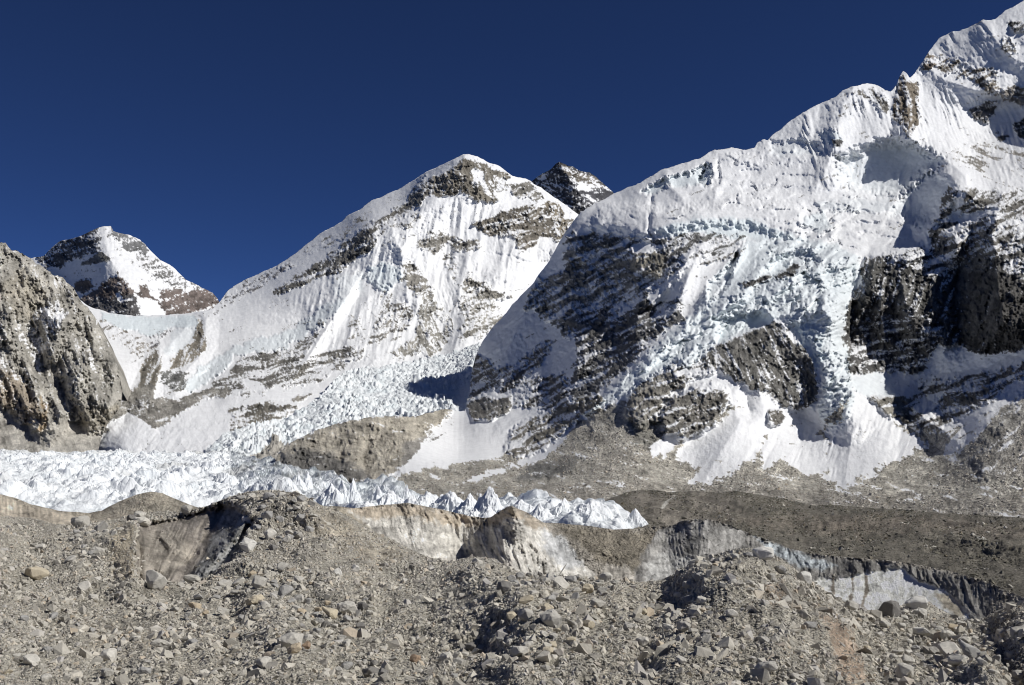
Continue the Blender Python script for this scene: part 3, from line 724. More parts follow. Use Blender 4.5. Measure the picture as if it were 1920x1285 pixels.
S.flutes(S.mask([(1340, 650), (1500, 620), (1530, 760), (1400, 730)], 8, 6), .1, 1, 20, 10)
S.flutes(S.mask([(890, 680), (1060, 440), (1300, 440), (1280, 600), (1080, 790), (950, 850)], 10, 6), -.62, .5, 26, 16)
# high rocks
S.zone([(1685, 150), (1693, 136), (1702, 150), (1724, 156), (1722, 185), (1727, 218), (1715, 245), (1704, 260), (1690, 240), (1668, 215), (1676, 190), (1681, 170)], 2.5, 3, snow=-.38, col=(.23, .195, .15), strat=(.15, 1))
S.zone([(1593, 176), (1610, 165), (1640, 162), (1665, 174), (1672, 210), (1655, 212), (1640, 195), (1615, 182)], 4, 5, snow=.0, strat=(.6, 1))
S.zone([(1722, 130), (1743, 103), (1765, 103), (1811, 116), (1842, 125), (1874, 140), (1872, 187), (1855, 185), (1842, 162), (1811, 145), (1775, 140), (1750, 125), (1740, 135)], 3, 6, snow=.0, col=(.27, .235, .19))
S.zone([(1735, 103), (1750, 100), (1755, 120), (1742, 135), (1733, 128)], 2, 3, snow=-.6, col=(.27, .22, .17))
S.zone([(1818, 205), (1845, 195), (1852, 187), (1874, 190), (1862, 212), (1850, 234), (1830, 225)], 2, 4, snow=-.45, col=(.17, .16, .15))
S.zone([(1877, 170), (1895, 162), (1940, 160), (1940, 200), (1895, 195), (1880, 188)], 3, 4, snow=-.4, col=(.33, .3, .26), strat=(1, -.1))
S.zone([(1902, 235), (1920, 222), (1940, 222), (1940, 268), (1910, 262)], 3, 4, snow=-.7, col=DARK)
S.zone([(1868, 250), (1885, 245), (1895, 258), (1880, 266), (1868, 262)], 3, 4, snow=-.3, col=DARK)
S.zone([(1770, 283), (1811, 266), (1858, 270), (1925, 285), (1940, 370), (1874, 352), (1811, 325), (1785, 300)], 6, 8, snow=.16, strat=(1, .35), col=(.3, .28, .25))
S.zone([(1886, 40), (1925, 42), (1940, 60), (1905, 60)], 3, 4, snow=-.3, col=DARK)
S.zone([(1880, 62), (1905, 80), (1908, 100), (1890, 108), (1875, 85)], 3, 5, snow=.0)
S.zone([(1535, 247), (1560, 243), (1583, 262), (1570, 273), (1545, 268)], 3, 3, ice=.5, dep=-10)
S.zone([(1560, 262), (1584, 263), (1575, 275), (1562, 275)], 2, 2, snow=-.6, col=DARK)
# ice blocks and steps of the upper snow field
S.zone([(1205, 360), (1240, 335), (1300, 322), (1325, 308), (1318, 340), (1300, 348), (1275, 352), (1250, 345), (1240, 358), (1215, 366)], 4, 3, dep=-62, ice=.45)
S.zone([(1305, 335), (1332, 308), (1334, 330), (1330, 348), (1318, 350)], 3, 3, dep=-55, ice=.4)
S.ridge([(1250, 330), (1262, 355), (1280, 372)], 25, 14)
S.ridge([(1335, 310), (1345, 345), (1340, 370)], 30, 16)
S.ridge([(1222, 365), (1218, 400), (1216, 430), (1225, 452)], -26, 6)
S.zone([(1105, 425), (1130, 395), (1200, 385), (1240, 395), (1330, 385), (1360, 375), (1420, 370), (1500, 385), (1510, 420), (1490, 440), (1450, 436), (1405, 424), (1350, 420), (1300, 424), (1250, 434), (1228, 442), (1200, 446), (1170, 436), (1130, 434)], 15, 3, dep=85)
S.zone([(1105, 425), (1130, 395), (1200, 385), (1240, 395), (1330, 385), (1360, 375), (1420, 370), (1500, 385), (1510, 410), (1440, 420), (1350, 406), (1250, 420), (1170, 425)], 9, 6, fac=(34, 14))
S.zone([(1225, 430), (1300, 412), (1350, 408), (1410, 410), (1445, 425), (1490, 440), (1498, 452), (1450, 455), (1380, 447), (1300, 435), (1240, 448)], 5, 6, ice=.55)
S.zone([(1130, 400), (1160, 400), (1150, 425), (1130, 422)], 8, 5, dep=-14)
S.zone([(1530, 380), (1600, 372), (1680, 378), (1700, 395), (1640, 400), (1580, 398), (1540, 395)], 5, 5, dep=16, ice=.2, fac=(22, 7, .6))
S.zone([(1500, 405), (1545, 400), (1560, 425), (1535, 435), (1505, 425)], 5, 6, dep=20, ice=.4, fac=(18, 9))
S.zone([(1350, 330), (1530, 330), (1560, 360), (1700, 375), (1720, 440), (1640, 470), (1560, 470), (1500, 440), (1420, 400), (1350, 380)], 14, 8, fac=(46, 20, .4, (1, -.1)))
S.zone([(1700, 395), (1740, 400), (1735, 430), (1700, 430)], 5, 5, fac=(14, 9), ice=.3)
S.zone([(1345, 285), (1400, 290), (1440, 280), (1500, 285), (1520, 300), (1450, 310), (1360, 310)], 7, 6, fac=(26, 14), dep=8)
S.ridge([(1245, 350), (1262, 336), (1300, 328), (1322, 312)], 18, 9)
S.zone([(1335, 330), (1347, 300), (1352, 335), (1346, 350), (1336, 352)], 3, 2, dep=-28)
S.zone([(1388, 322), (1400, 315), (1425, 318), (1420, 328), (1395, 330)], 4, 3, dep=-16)
S.zone([(1445, 268), (1500, 262), (1530, 268), (1540, 285), (1500, 292), (1445, 292)], 5, 4, dep=-22, ice=.2)
S.zone([(1210, 395), (1190, 410), (1205, 430), (1222, 410)], 6, 3, dep=-14)
S.ridge([(1360, 335), (1450, 345), (1530, 350)], 16, 16)
S.ridge([(1330, 372), (1420, 362), (1500, 372), (1600, 385)], 22, 14)
S.ridge([(1500, 400), (1580, 415), (1660, 410), (1720, 425)], 20, 12)
S.ridge([(1560, 440), (1640, 430), (1700, 440)], 16, 12)
# broken hanging glacier
S.zone([(1400, 450), (1500, 445), (1560, 455), (1612, 482), (1616, 520), (1596, 556), (1588, 600), (1596, 700), (1602, 750), (1590, 785), (1565, 800), (1545, 795), (1535, 765), (1545, 720), (1522, 650), (1500, 610), (1470, 600), (1440, 600), (1372, 632), (1335, 650), (1318, 672), (1290, 690), (1262, 682), (1235, 700),
        (1190, 728), (1130, 765), (1075, 795), (1085, 778), (1150, 725), (1205, 675), (1252, 625), (1300, 590), (1325, 540), (1350, 505), (1380, 480)], 5, 6, ice=.42, snow=1.2, fac=(44, 24, .45, (1, -.55)), dep=10)
S.zone([(1440, 470), (1500, 470), (1590, 490), (1600, 560), (1590, 620), (1598, 740), (1560, 790), (1540, 720), (1520, 640), (1480, 600), (1380, 620), (1340, 640), (1330, 620), (1360, 560), (1420, 500)], 6, 6, fac=(16, 12, .7, (1, -.3)))
S.zone([(1480, 600), (1540, 620), (1545, 700), (1530, 690), (1500, 640)], 6, 4, ice=.7)
S.zone([(1345, 640), (1400, 620), (1440, 605), (1440, 590), (1380, 590), (1345, 600)], 8, 3, ice=.5, dep=-55)
S.zone([(1330, 530), (1370, 495), (1382, 478), (1372, 520), (1350, 555), (1328, 560)], 5, 3, dep=-62, ice=.3)
S.zone([(1455, 480), (1520, 470), (1535, 490), (1500, 510), (1440, 510)], 7, 3, dep=-55, ice=.4)
S.zone([(1540, 512), (1600, 500), (1606, 535), (1590, 560), (1560, 550)], 8, 3, ice=.5, dep=-45)
S.zone([(1385, 530), (1410, 524), (1455, 515), (1490, 495), (1502, 500), (1485, 515), (1462, 524), (1400, 538)], 2.5, 4, snow=-.7, col=DARK)
# steep dark buttress
BUT = (1, -.52)
S.zone([(890, 670), (960, 576), (1062, 430), (1120, 425), (1190, 440), (1245, 440), (1310, 430), (1400, 440), (1400, 465), (1340, 480), (1305, 480), (1270, 515), (1255, 545), (1280, 575), (1284, 600), (1240, 622), (1190, 680), (1110, 745), (1075, 790), (1020, 838), (950, 850), (877, 776)], 4, 5, strat=BUT, col=(.145, .142, .135))
S.zone([(1062, 445), (1080, 435), (1112, 436), (1188, 448), (1245, 445), (1305, 436), (1400, 442), (1395, 465), (1340, 480), (1305, 478), (1262, 525), (1247, 540), (1200, 560), (1150, 582), (1085, 605), (1070, 640), (1040, 612), (1015, 600), (1000, 575), (975, 585), (985, 562), (1010, 520), (1040, 522), (1058, 505)],
       3, 6, snow=-.27, col=(.2, .197, .187))
S.zone([(1072, 600), (1110, 585), (1150, 570), (1200, 560), (1250, 540), (1275, 560), (1284, 600), (1238, 622), (1188, 682), (1150, 712), (1110, 742), (1072, 760), (1062, 720), (1082, 670)], 3, 6, snow=-.58, col=(.145, .142, .137))
S.zone([(1190, 478), (1215, 470), (1248, 478), (1240, 500), (1235, 520), (1200, 515), (1185, 495)], 4, 4, snow=-.8, col=(.28, .26, .215), dep=40)
S.zone([(1180, 458), (1205, 452), (1240, 462), (1215, 472), (1190, 474)], 3, 3, snow=.9)
S.zone([(1262, 480), (1300, 470), (1318, 455), (1345, 460), (1400, 462), (1395, 480), (1345, 492), (1300, 500)], 4, 5, snow=.05, dep=10)
S.zone([(1215, 560), (1245, 530), (1290, 488), (1308, 482), (1310, 500), (1290, 540), (1268, 560), (1245, 565), (1225, 572)], 3, 3, snow=1.1, dep=15)
S.zone([(1130, 560), (1190, 535), (1210, 560), (1180, 590), (1150, 590)], 4, 6, snow=0)
S.zone([(880, 700), (885, 670), (905, 665), (930, 690), (970, 680), (1010, 640), (1040, 640), (1012, 690), (985, 710), (1030, 705), (1068, 700), (1070, 762), (1030, 772), (969, 763), (915, 792), (877, 776)], 4, 6, snow=-.2, col=(.16, .15, .135))
S.zone([(877, 765), (885, 745), (920, 738), (958, 742), (955, 770), (920, 790), (885, 790)], 4, 3, snow=-.8, dep=30, col=(.2, .19, .17))
S.zone([(905, 742), (930, 734), (955, 742), (935, 748)], 3, 2, snow=.8)
S.zone([(945, 845), (958, 805), (1000, 780), (1040, 768), (1090, 745), (1120, 742), (1130, 752), (1075, 795), (1020, 842), (970, 862)], 4, 5, snow=-.5, col=(.2, .185, .155), dep=20)
S.ridge([(1060, 440), (1075, 520), (1070, 600), (1085, 680), (1075, 750)], 50, 50)
S.ridge([(1190, 480), (1200, 560), (1190, 640)], 50, 40)
S.ridge([(1010, 520), (960, 640), (900, 740)], 30, 40)
S.ridge([(1250, 560), (1150, 650), (1080, 730)], -35, 24)
# great dark cliff on the right
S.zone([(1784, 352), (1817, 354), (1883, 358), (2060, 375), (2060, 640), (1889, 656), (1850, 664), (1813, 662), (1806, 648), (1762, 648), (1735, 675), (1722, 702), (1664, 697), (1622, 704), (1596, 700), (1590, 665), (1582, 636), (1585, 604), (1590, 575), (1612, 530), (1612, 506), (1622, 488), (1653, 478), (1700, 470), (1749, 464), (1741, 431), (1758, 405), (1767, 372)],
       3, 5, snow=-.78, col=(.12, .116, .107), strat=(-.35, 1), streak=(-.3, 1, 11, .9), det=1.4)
S.zone([(1784, 352), (1817, 354), (1883, 358), (2060, 375), (2060, 470), (1860, 480), (1800, 470), (1745, 431), (1758, 405)], 6, 8, snow=-.22, strat=(1, -.45), col=(.18, .17, .15))
S.zone([(1650, 480), (1700, 470), (1750, 466), (1810, 455), (1800, 500), (1760, 515), (1700, 505), (1660, 500)], 5, 8, snow=-.15, strat=(1, -.4))
S.zone([(1890, 480), (2060, 470), (2060, 560), (1900, 540)], 8, 8, snow=-.05, strat=(1, -.45))
S.zone([(1790, 410), (1830, 395), (1868, 392), (1850, 408), (1800, 418)], 3, 4, snow=.8)
S.zone([(1800, 360), (1815, 358), (1800, 400), (1785, 420), (1780, 400)], 3, 3, snow=.7)
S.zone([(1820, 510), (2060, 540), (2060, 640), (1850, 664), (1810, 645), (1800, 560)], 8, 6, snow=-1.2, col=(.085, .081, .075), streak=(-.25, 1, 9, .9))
S.zone([(1630, 575), (1700, 590), (1780, 600), (1760, 650), (1730, 690), (1660, 695), (1600, 690), (1590, 640)], 8, 8, snow=-.5, strat=(1, -.2), col=(.13, .125, .12))
# ground under the cliff: strata, snow field, blue ice wedge
S.zone([(1728, 718), (1784, 709), (1828, 700), (1880, 690), (1930, 680), (1925, 700), (1872, 742), (1850, 762), (1817, 776), (1762, 812), (1719, 806), (1664, 780), (1642, 757), (1625, 742), (1680, 738), (1702, 748), (1722, 735)], 4, 6, snow=-.35, col=(.16, .15, .135), strat=(1, -.35))
S.zone([(1630, 745), (1680, 740), (1702, 750), (1700, 790), (1665, 780), (1640, 758)], 4, 4, snow=-.8, col=(.25, .235, .2), dep=20)
S.zone([(1596, 705), (1622, 702), (1645, 698), (1668, 705), (1685, 738), (1655, 742), (1622, 742), (1600, 730)], 4, 4, snow=1, ice=.35, strat=(1, -.3))
# scree, talus and avalanche snow at the foot
TALUS = (.44, .415, .36)
S.grav[:] = .15
S.zone([(480, 880), (700, 925), (745, 890), (830, 868), (900, 862), (942, 856), (948, 846), (975, 862), (1022, 842), (1080, 792), (1130, 765), (1172, 752), (1180, 780), (1232, 795), (1242, 810), (1262, 818), (1300, 815), (1352, 778), (1370, 760), (1405, 762), (1450, 800), (1530, 815), (1590, 740), (1625, 742), (1664, 781), (1719, 808), (1762, 813),
        (1800, 800), (1850, 775), (1895, 745), (2060, 700), (2060, 1030), (480, 1030)], 4, 6, snow=-1.2, col=TALUS, strat=(1, .25), det=.4, grav=1)
S.zone([(1050, 830), (1100, 790), (1180, 770), (1230, 800), (1215, 860), (1150, 880), (1060, 880)], 10, 8, col=(.47, .44, .38), det=.8)
S.zone([(960, 900), (990, 875), (1040, 860), (1100, 850), (1080, 880), (1020, 900), (980, 905)], 5, 5, col=(.2, .195, .18), dep=14)
S.zone([(1180, 790), (1240, 790), (1260, 820), (1220, 850), (1190, 830)], 6, 6, col=(.26, .25, .22), det=1)
S.zone([(1220, 845), (1228, 828), (1240, 818), (1257, 813), (1282, 822), (1262, 840), (1246, 862), (1238, 852), (1225, 858)], 3, 4, snow=1)
S.zone([(1282, 822), (1320, 805), (1345, 790), (1380, 765), (1405, 762), (1432, 770), (1455, 802), (1442, 818), (1420, 850), (1395, 872), (1365, 888), (1330, 902), (1292, 906), (1312, 880), (1275, 868), (1268, 852)], 4, 7, snow=1)
S.zone([(1435, 815), (1455, 800), (1500, 806), (1530, 816), (1552, 822), (1552, 885), (1530, 890), (1510, 894), (1485, 868), (1462, 862), (1432, 880), (1424, 860)], 3, 6, snow=1.05)
S.zone([(1595, 715), (1622, 738), (1660, 778), (1700, 812), (1738, 830), (1715, 850), (1670, 870), (1630, 890), (1600, 905), (1572, 918), (1546, 895), (1550, 860), (1545, 800), (1575, 790)], 5, 9, snow=1.05)
S.ridge([(1598, 735), (1600, 800), (1585, 900)], 75, 90, .9)
S.ridge([(1400, 768), (1370, 820), (1320, 900)], 42, 60, .9)
S.flutes(S.mask([(1290, 905), (1400, 765), (1450, 800), (1560, 820), (1600, 740), (1735, 830), (1600, 920), (1400, 890)], 8, 5), -.35, 1, 15, 4.5)
S.ridge([(1455, 830), (1432, 870), (1420, 920)], -8, 14)
S.zone([(1800, 800), (1850, 772), (1870, 760), (1935, 705), (2060, 715), (1880, 765), (1850, 800), (1800, 850), (1790, 862), (1770, 850), (1775, 815)], 4, 6, snow=.4, strat=(1, -.8))
S.zone([(2060, 715), (1885, 762), (1855, 805), (1822, 850), (1800, 876), (1830, 885), (2060, 900)], 5, 5, snow=-1.1, col=(.33, .315, .285), strat=(1, -.85), det=.6)
S.zone([(1830, 860), (1880, 800), (2060, 780), (2060, 900), (1840, 900)], 8, 6, snow=-.95, col=(.36, .34, .305), dep=10)
# hump and fan at the left foot
S.zone([(490, 880), (518, 850), (545, 828), (600, 803), (650, 788), (700, 780), (770, 780), (835, 764), (858, 772), (830, 800), (795, 830), (765, 870), (740, 905), (705, 918), (640, 905), (530, 890)], 5, 4, snow=-1.3, col=(.42, .385, .32), strat=(1, .2), det=1.5, grav=.1)
S.zone([(522, 885), (530, 850), (570, 840), (620, 850), (660, 870), (690, 885), (700, 905), (660, 905), (600, 895)], 6, 6, col=(.17, .162, .148), dep=8, det=1.9, strat=(1, .1), grav=0)
S.ridge([(535, 850), (545, 890)], 14, 12)
S.ridge([(600, 850), (590, 895)], 16, 14)
S.ridge([(640, 850), (640, 905)], -16, 12)
S.ridge([(670, 850), (680, 905)], 14, 14)
S.zone([(760, 830), (800, 815), (830, 800), (820, 835), (770, 875), (740, 895)], 5, 5, col=(.27, .255, .23), det=.3)
S.ridge([(520, 862), (560, 835), (640, 800), (760, 785)], 30, 40)
S.ridge([(660, 830), (655, 870), (640, 900)], 30, 26)
S.ridge([(690, 830), (680, 870), (690, 900)], -22, 14)
S.zone([(800, 812), (850, 772), (872, 768), (885, 790), (920, 794), (960, 775), (1030, 772), (1000, 785), (960, 808), (948, 848), (905, 862), (850, 866), (800, 872), (745, 890), (715, 905), (760, 872), (800, 845)], 4, 6, snow=1.2, det=.7)
S.zone([(800, 812), (850, 772), (850, 800), (830, 825), (800, 845)], 5, 6, snow=.45)
S.zone([(1022, 838), (1060, 812), (1080, 792), (1070, 812), (1020, 860), (960, 880), (900, 900), (870, 905), (920, 880), (980, 862)], 3, 4, snow=.6, col=TALUS)
S.ridge([(760, 885), (830, 880), (900, 880)], 22, 16)
S.ridge([(1600, 930), (1700, 925), (1800, 935), (1900, 950)], 10, 20)
rg = S.mask([(1240, 900), (2060, 840), (2060, 1030), (1100, 1030), (1000, 950)], 30, 10)
S.zone([(1180, 905), (1300, 910), (1400, 915), (1600, 925), (2060, 930), (2060, 1030), (480, 1030), (700, 925), (900, 925), (1000, 905)], 8, 8, col=(.36, .335, .29))
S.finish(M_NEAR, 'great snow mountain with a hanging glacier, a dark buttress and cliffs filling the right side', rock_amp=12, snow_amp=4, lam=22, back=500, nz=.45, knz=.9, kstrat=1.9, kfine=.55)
GM = S

# ------------------------------------------------------------------ dark moraine in the middle distance
S = Sheet('dark_moraine_ridge',
    [(1120, 946), (1150, 932), (1185, 921), (1215, 918), (1250, 923), (1300, 921), (1350, 924), (1380, 921), (1450, 932), (1500, 942), (1525, 948), (1560, 947), (1640, 953), (1700, 956), (1760, 962), (1850, 966), (2050, 980)],
    [(1120, 1010), (1270, 1000), (1420, 1030), (1540, 1058), (1680, 1070), (1800, 1096), (1940, 1150), (2050, 1190)], 1120, 2050,
    [(1150, 932, 640), (1250, 923, 660), (1380, 921, 650), (1525, 946, 600), (1700, 956, 560), (1930, 970, 520), (1200, 985, 430), (1300, 990, 410), (1500, 990, 430), (1700, 1000, 400), (1900, 1010, 350), (1300, 1040, 310), (1500, 1050, 300), (1650, 1060, 290), (1850, 1100, 245), (1930, 1180, 180), (1150, 1060, 300)],
    2.0, 1.0, 161, snow=-2, col=(.14, .128, .104), rough=2)
S.grav[:] = 1
S.zone([(1180, 930), (1300, 925), (1400, 940), (1330, 985), (1240, 1000), (1180, 960)], 16, 10, col=(.2, .18, .15))
S.zone([(1300, 980), (1450, 990), (1600, 1010), (1750, 1000), (1940, 1020), (1940, 990), (1700, 970), (1500, 975)], 12, 12, col=(.17, .148, .12))
S.zone([(1120, 1000), (1250, 985), (1330, 975), (1300, 1060), (1120, 1060)], 8, 8, col=(.22, .2, .17))
S.ridge([(1200, 940), (1350, 950), (1500, 975), (1650, 985), (1800, 1010), (1940, 1040)], 9, 26)
S.up += 2.2 * fbm(S.px / 120, S.py / 17, 4, 71, ridged=True) * sstep(0, 14, S.py - S.top[None]) * (1 - sstep(985, 1040, S.py - (S.px - 1400) * .1))
S.ridge([(1380, 925), (1450, 950), (1560, 960), (1700, 970), (1850, 990)], 6, 18)
S.zone([(1238, 955), (1268, 928), (1270, 930), (1242, 957)], .8, .8, col=(.5, .48, .43))
S.zone([(1830, 1010), (1845, 1008), (1850, 1014), (1836, 1016)], 1, 1, col=(.45, .44, .4))
M_MOR = terrain_material('dark_moraine_debris', .5, 1.0, rock_var=.5, gravel=True, gk=.5)
S.finish(M_MOR, 'dark brown debris covered ridge behind the ice cliffs at right', rock_amp=6, snow_amp=0, lam=22, back=60, kstrat=0, knz=0)

DM = S
# ------------------------------------------------------------------ ice cliffs of the near glacier edge
S = Sheet('ice_cliff',
    [(560, 966), (590, 955), (620, 949), (640, 950), (665, 953), (690, 950), (730, 946), (765, 943), (800, 950), (840, 958), (880, 968), (905, 971), (920, 970), (935, 960), (950, 951), (960, 948), (975, 956), (990, 962), (1010, 975), (1020, 980), (1060, 982), (1100, 986), (1150, 993), (1200, 991), (1225, 988), (1262, 985), (1275, 978), (1300, 974), (1325, 973),
     (1345, 977), (1370, 985), (1390, 994), (1420, 1006), (1450, 1015), (1480, 1028), (1510, 1036), (1540, 1040), (1600, 1046), (1640, 1049), (1680, 1052), (1720, 1059), (1760, 1066), (1800, 1076), (1850, 1090), (1890, 1108), (1940, 1130), (2040, 1165)],
    [(560, 1040), (700, 1100), (900, 1140), (1300, 1150), (1600, 1200), (2040, 1270)], 560, 2040,
    [(590, 955, 215), (700, 950, 232), (800, 950, 240), (905, 971, 245), (960, 950, 232), (1010, 977, 262), (1100, 986, 290), (1200, 991, 300), (1262, 985, 297), (1320, 973, 291), (1420, 1006, 290), (1540, 1040, 280), (1680, 1052, 262), (1800, 1076, 240), (1930, 1125, 190),
     (600, 1000, 190), (700, 1010, 218), (800, 1040, 218), (900, 1060, 222), (960, 1000, 224), (960, 1060, 214), (1050, 1070, 235), (1120, 1090, 240), (1100, 1030, 262), (1200, 1040, 268), (1180, 1080, 240), (1250, 1080, 262), (1300, 1040, 272), (1300, 1090, 255), (1400, 1060, 275), (1500, 1080, 268),
     (1600, 1100, 254), (1600, 1150, 238), (1700, 1120, 240), (1750, 1150, 222), (1820, 1160, 205), (1880, 1150, 195), (1930, 1180, 170), (700, 1100, 190), (900, 1140, 190), (1300, 1150, 225), (1600, 1200, 215), (1940, 1260, 130)],
    1.5, 1.3, 171, snow=-2, col=(.3, .275, .235), strat=(1, .2), rough=1.2)
S.grav[:] = 1
ICEC = (.5, .478, .43)
CL1 = [(640, 955), (690, 952), (765, 946), (840, 960), (905, 974), (935, 962), (960, 951), (1000, 972), (1030, 995), (1070, 1040), (1120, 1080), (1180, 1110), (1100, 1130), (960, 1110), (860, 1070), (780, 1045), (700, 1000)]
S.zone(CL1, 5, 5, col=ICEC, grav=0, det=.22, streak=(.3, 1, 5, .42))
S.zone([(640, 952), (765, 944), (905, 972), (960, 950), (1010, 976), (1040, 1000), (1000, 990), (960, 968), (905, 990), (840, 985), (760, 965), (700, 975)], 6, 7, col=(.4, .345, .27), streak=(.25, 1, 6, .35))
S.zone([(720, 1030), (780, 1042), (900, 1060), (960, 1050), (960, 1075), (860, 1075), (780, 1055)], 6, 5, col=(.56, .52, .46))
S.zone([(590, 955), (640, 950), (690, 985), (700, 1010), (620, 1000)], 6, 5, col=(.36, .32, .25), grav=.4)
S.zone([(1015, 990), (1060, 1010), (1095, 1060), (1060, 1070), (1020, 1030)], 6, 5, col=(.42, .42, .41), streak=(.3, 1, 7, .4))
S.zone([(1040, 985), (1120, 988), (1200, 995), (1262, 988), (1240, 1010), (1210, 1060), (1190, 1090), (1130, 1060), (1080, 1020)], 8, 6, col=(.2, .178, .14), grav=1, det=.8)
S.zone([(1120, 1060), (1170, 1060), (1200, 1090), (1190, 1110), (1150, 1100)], 6, 6, col=(.42, .39, .34), grav=.2, det=.3, streak=(.5, 1, 8, .4))
CL2 = [(1235, 995), (1262, 986), (1300, 976), (1330, 975), (1370, 988), (1450, 1018), (1540, 1043), (1680, 1056), (1800, 1080), (1870, 1105), (1850, 1160), (1780, 1190), (1560, 1150), (1300, 1120), (1180, 1110), (1200, 1050)]
S.zone(CL2, 4, 4, col=(.2, .192, .178), grav=.15, det=.3, streak=(.1, 1, 8, .55))
S.zone([(1235, 995), (1300, 976), (1370, 988), (1400, 1000), (1380, 1050), (1300, 1100), (1220, 1100), (1215, 1040)], 6, 5, col=(.27, .262, .245), streak=(.15, 1, 7, .5))
S.zone([(1220, 1050), (1260, 1030), (1300, 1050), (1290, 1110), (1200, 1110)], 8, 6, col=(.4, .395, .375), streak=(.1, 1, 6, .45))
S.zone([(1415, 1008), (1440, 1016), (1480, 1032), (1530, 1048), (1570, 1060), (1540, 1070), (1500, 1062), (1440, 1035)], 4, 4, col=(.38, .41, .42), streak=(-.4, 1, 8, .7))
CLEAN = [(1520, 1092), (1545, 1082), (1570, 1088), (1590, 1082), (1620, 1074), (1650, 1070), (1680, 1062), (1696, 1066), (1715, 1085), (1760, 1100), (1790, 1120), (1812, 1145), (1826, 1163), (1740, 1170), (1600, 1150), (1545, 1115)]
S.zone(CLEAN, 2.5, 4, col=(.74, .735, .68), grav=0, det=.06, streak=(.08, 1, 10, .16))
S.zone(CLEAN, 4, 4, dep=.3)
for a_ in (1596, 1622, 1560):
    S.zone([(a_, 1076), (a_ + 4, 1078), (a_ + 6, 1110), (a_ - 4, 1140), (a_ - 10, 1142), (a_, 1110)], 1.5, 2.5, col=(.24, .21, .17))
S.zone([(1750, 1110), (1790, 1118), (1815, 1150), (1800, 1160), (1770, 1140)], 4, 4, col=(.56, .5, .39), streak=(.3, 1, 5, .25))
S.flutes(S.mask(CL1, 6, 4), .35, 1, 34, 2.4, 1.0, 10.0)
S.flutes(S.mask(CL1, 6, 4), .3, 1, 10, .55)
S.flutes(S.mask(CL1, 6, 4), .3, 1, 4.5, .22)
NC = S.mask(CL2, 5, 4) * (1 - .9 * S.mask(CLEAN, 4, 2))
S.flutes(NC, .3, 1, 36, 2.0, 1.0, 12.0)
S.flutes(NC, .05, 1, 7, .7)
S.ridge([(960, 952), (985, 1000), (1040, 1060)], 9, 30)
S.ridge([(840, 960), (860, 1010), (880, 1060)], -5, 30)
S.ridge([(1262, 988), (1230, 1040), (1215, 1090)], -2.5, 30)
S.ridge([(1320, 978), (1310, 1040), (1300, 1100)], 2, 60)
M_CLIFF = terrain_material('dirty_glacier_ice', .5, .7, rock_var=.2, gravel=True)
S.finish(M_CLIFF, 'steep dirty ice cliffs of the glacier edge, one with a clean white face', rock_amp=14, snow_amp=0, lam=20, back=25, kstrat=0, knz=0)

# ------------------------------------------------------------------ ice wall and hill behind the left moraine
S = Sheet('moraine_hill',
    [(-120, 915), (-15, 924), (0, 927), (30, 934), (55, 945), (85, 952), (110, 958), (140, 960), (165, 962), (190, 958), (205, 950), (225, 940), (250, 930), (270, 924), (285, 922), (305, 925), (320, 932), (345, 942), (365, 950), (400, 960), (440, 968), (480, 975)],
    [(-120, 1010), (480, 1030)], -120, 480,
    [(0, 927, 215), (110, 958, 210), (190, 958, 225), (280, 922, 235), (345, 942, 235), (470, 972, 220), (0, 965, 190), (100, 975, 188), (160, 985, 185), (220, 970, 200), (280, 960, 205), (350, 970, 200), (0, 1010, 165), (200, 1010, 165), (480, 1030, 160)],
    1.5, 1.3, 181, snow=-2, col=(.42, .375, .3), rough=1.2)
S.grav[:] = 1
WL = [(-130, 918), (-15, 928), (0, 930), (55, 948), (110, 961), (140, 965), (170, 985), (100, 985), (0, 965), (-130, 955)]
S.zone(WL, 3, 3, col=(.5, .44, .35), grav=0, det=.2, streak=(.1, 1, 6, .3))
S.flutes(S.mask(WL, 4, 3), .05, 1, 12, 1.0)
S.zone([(225, 945), (330, 940), (400, 970), (300, 975)], 10, 8, col=(.36, .325, .26))
M_HILL = terrain_material('moraine_gravel_far', .35, 1.3, rock_var=.35, gravel=True)
S.finish(M_HILL, 'low gravel hill with a tan ice wall behind the boulder slope at left', rock_amp=8, snow_amp=0, lam=18, back=25, kstrat=0, knz=0)

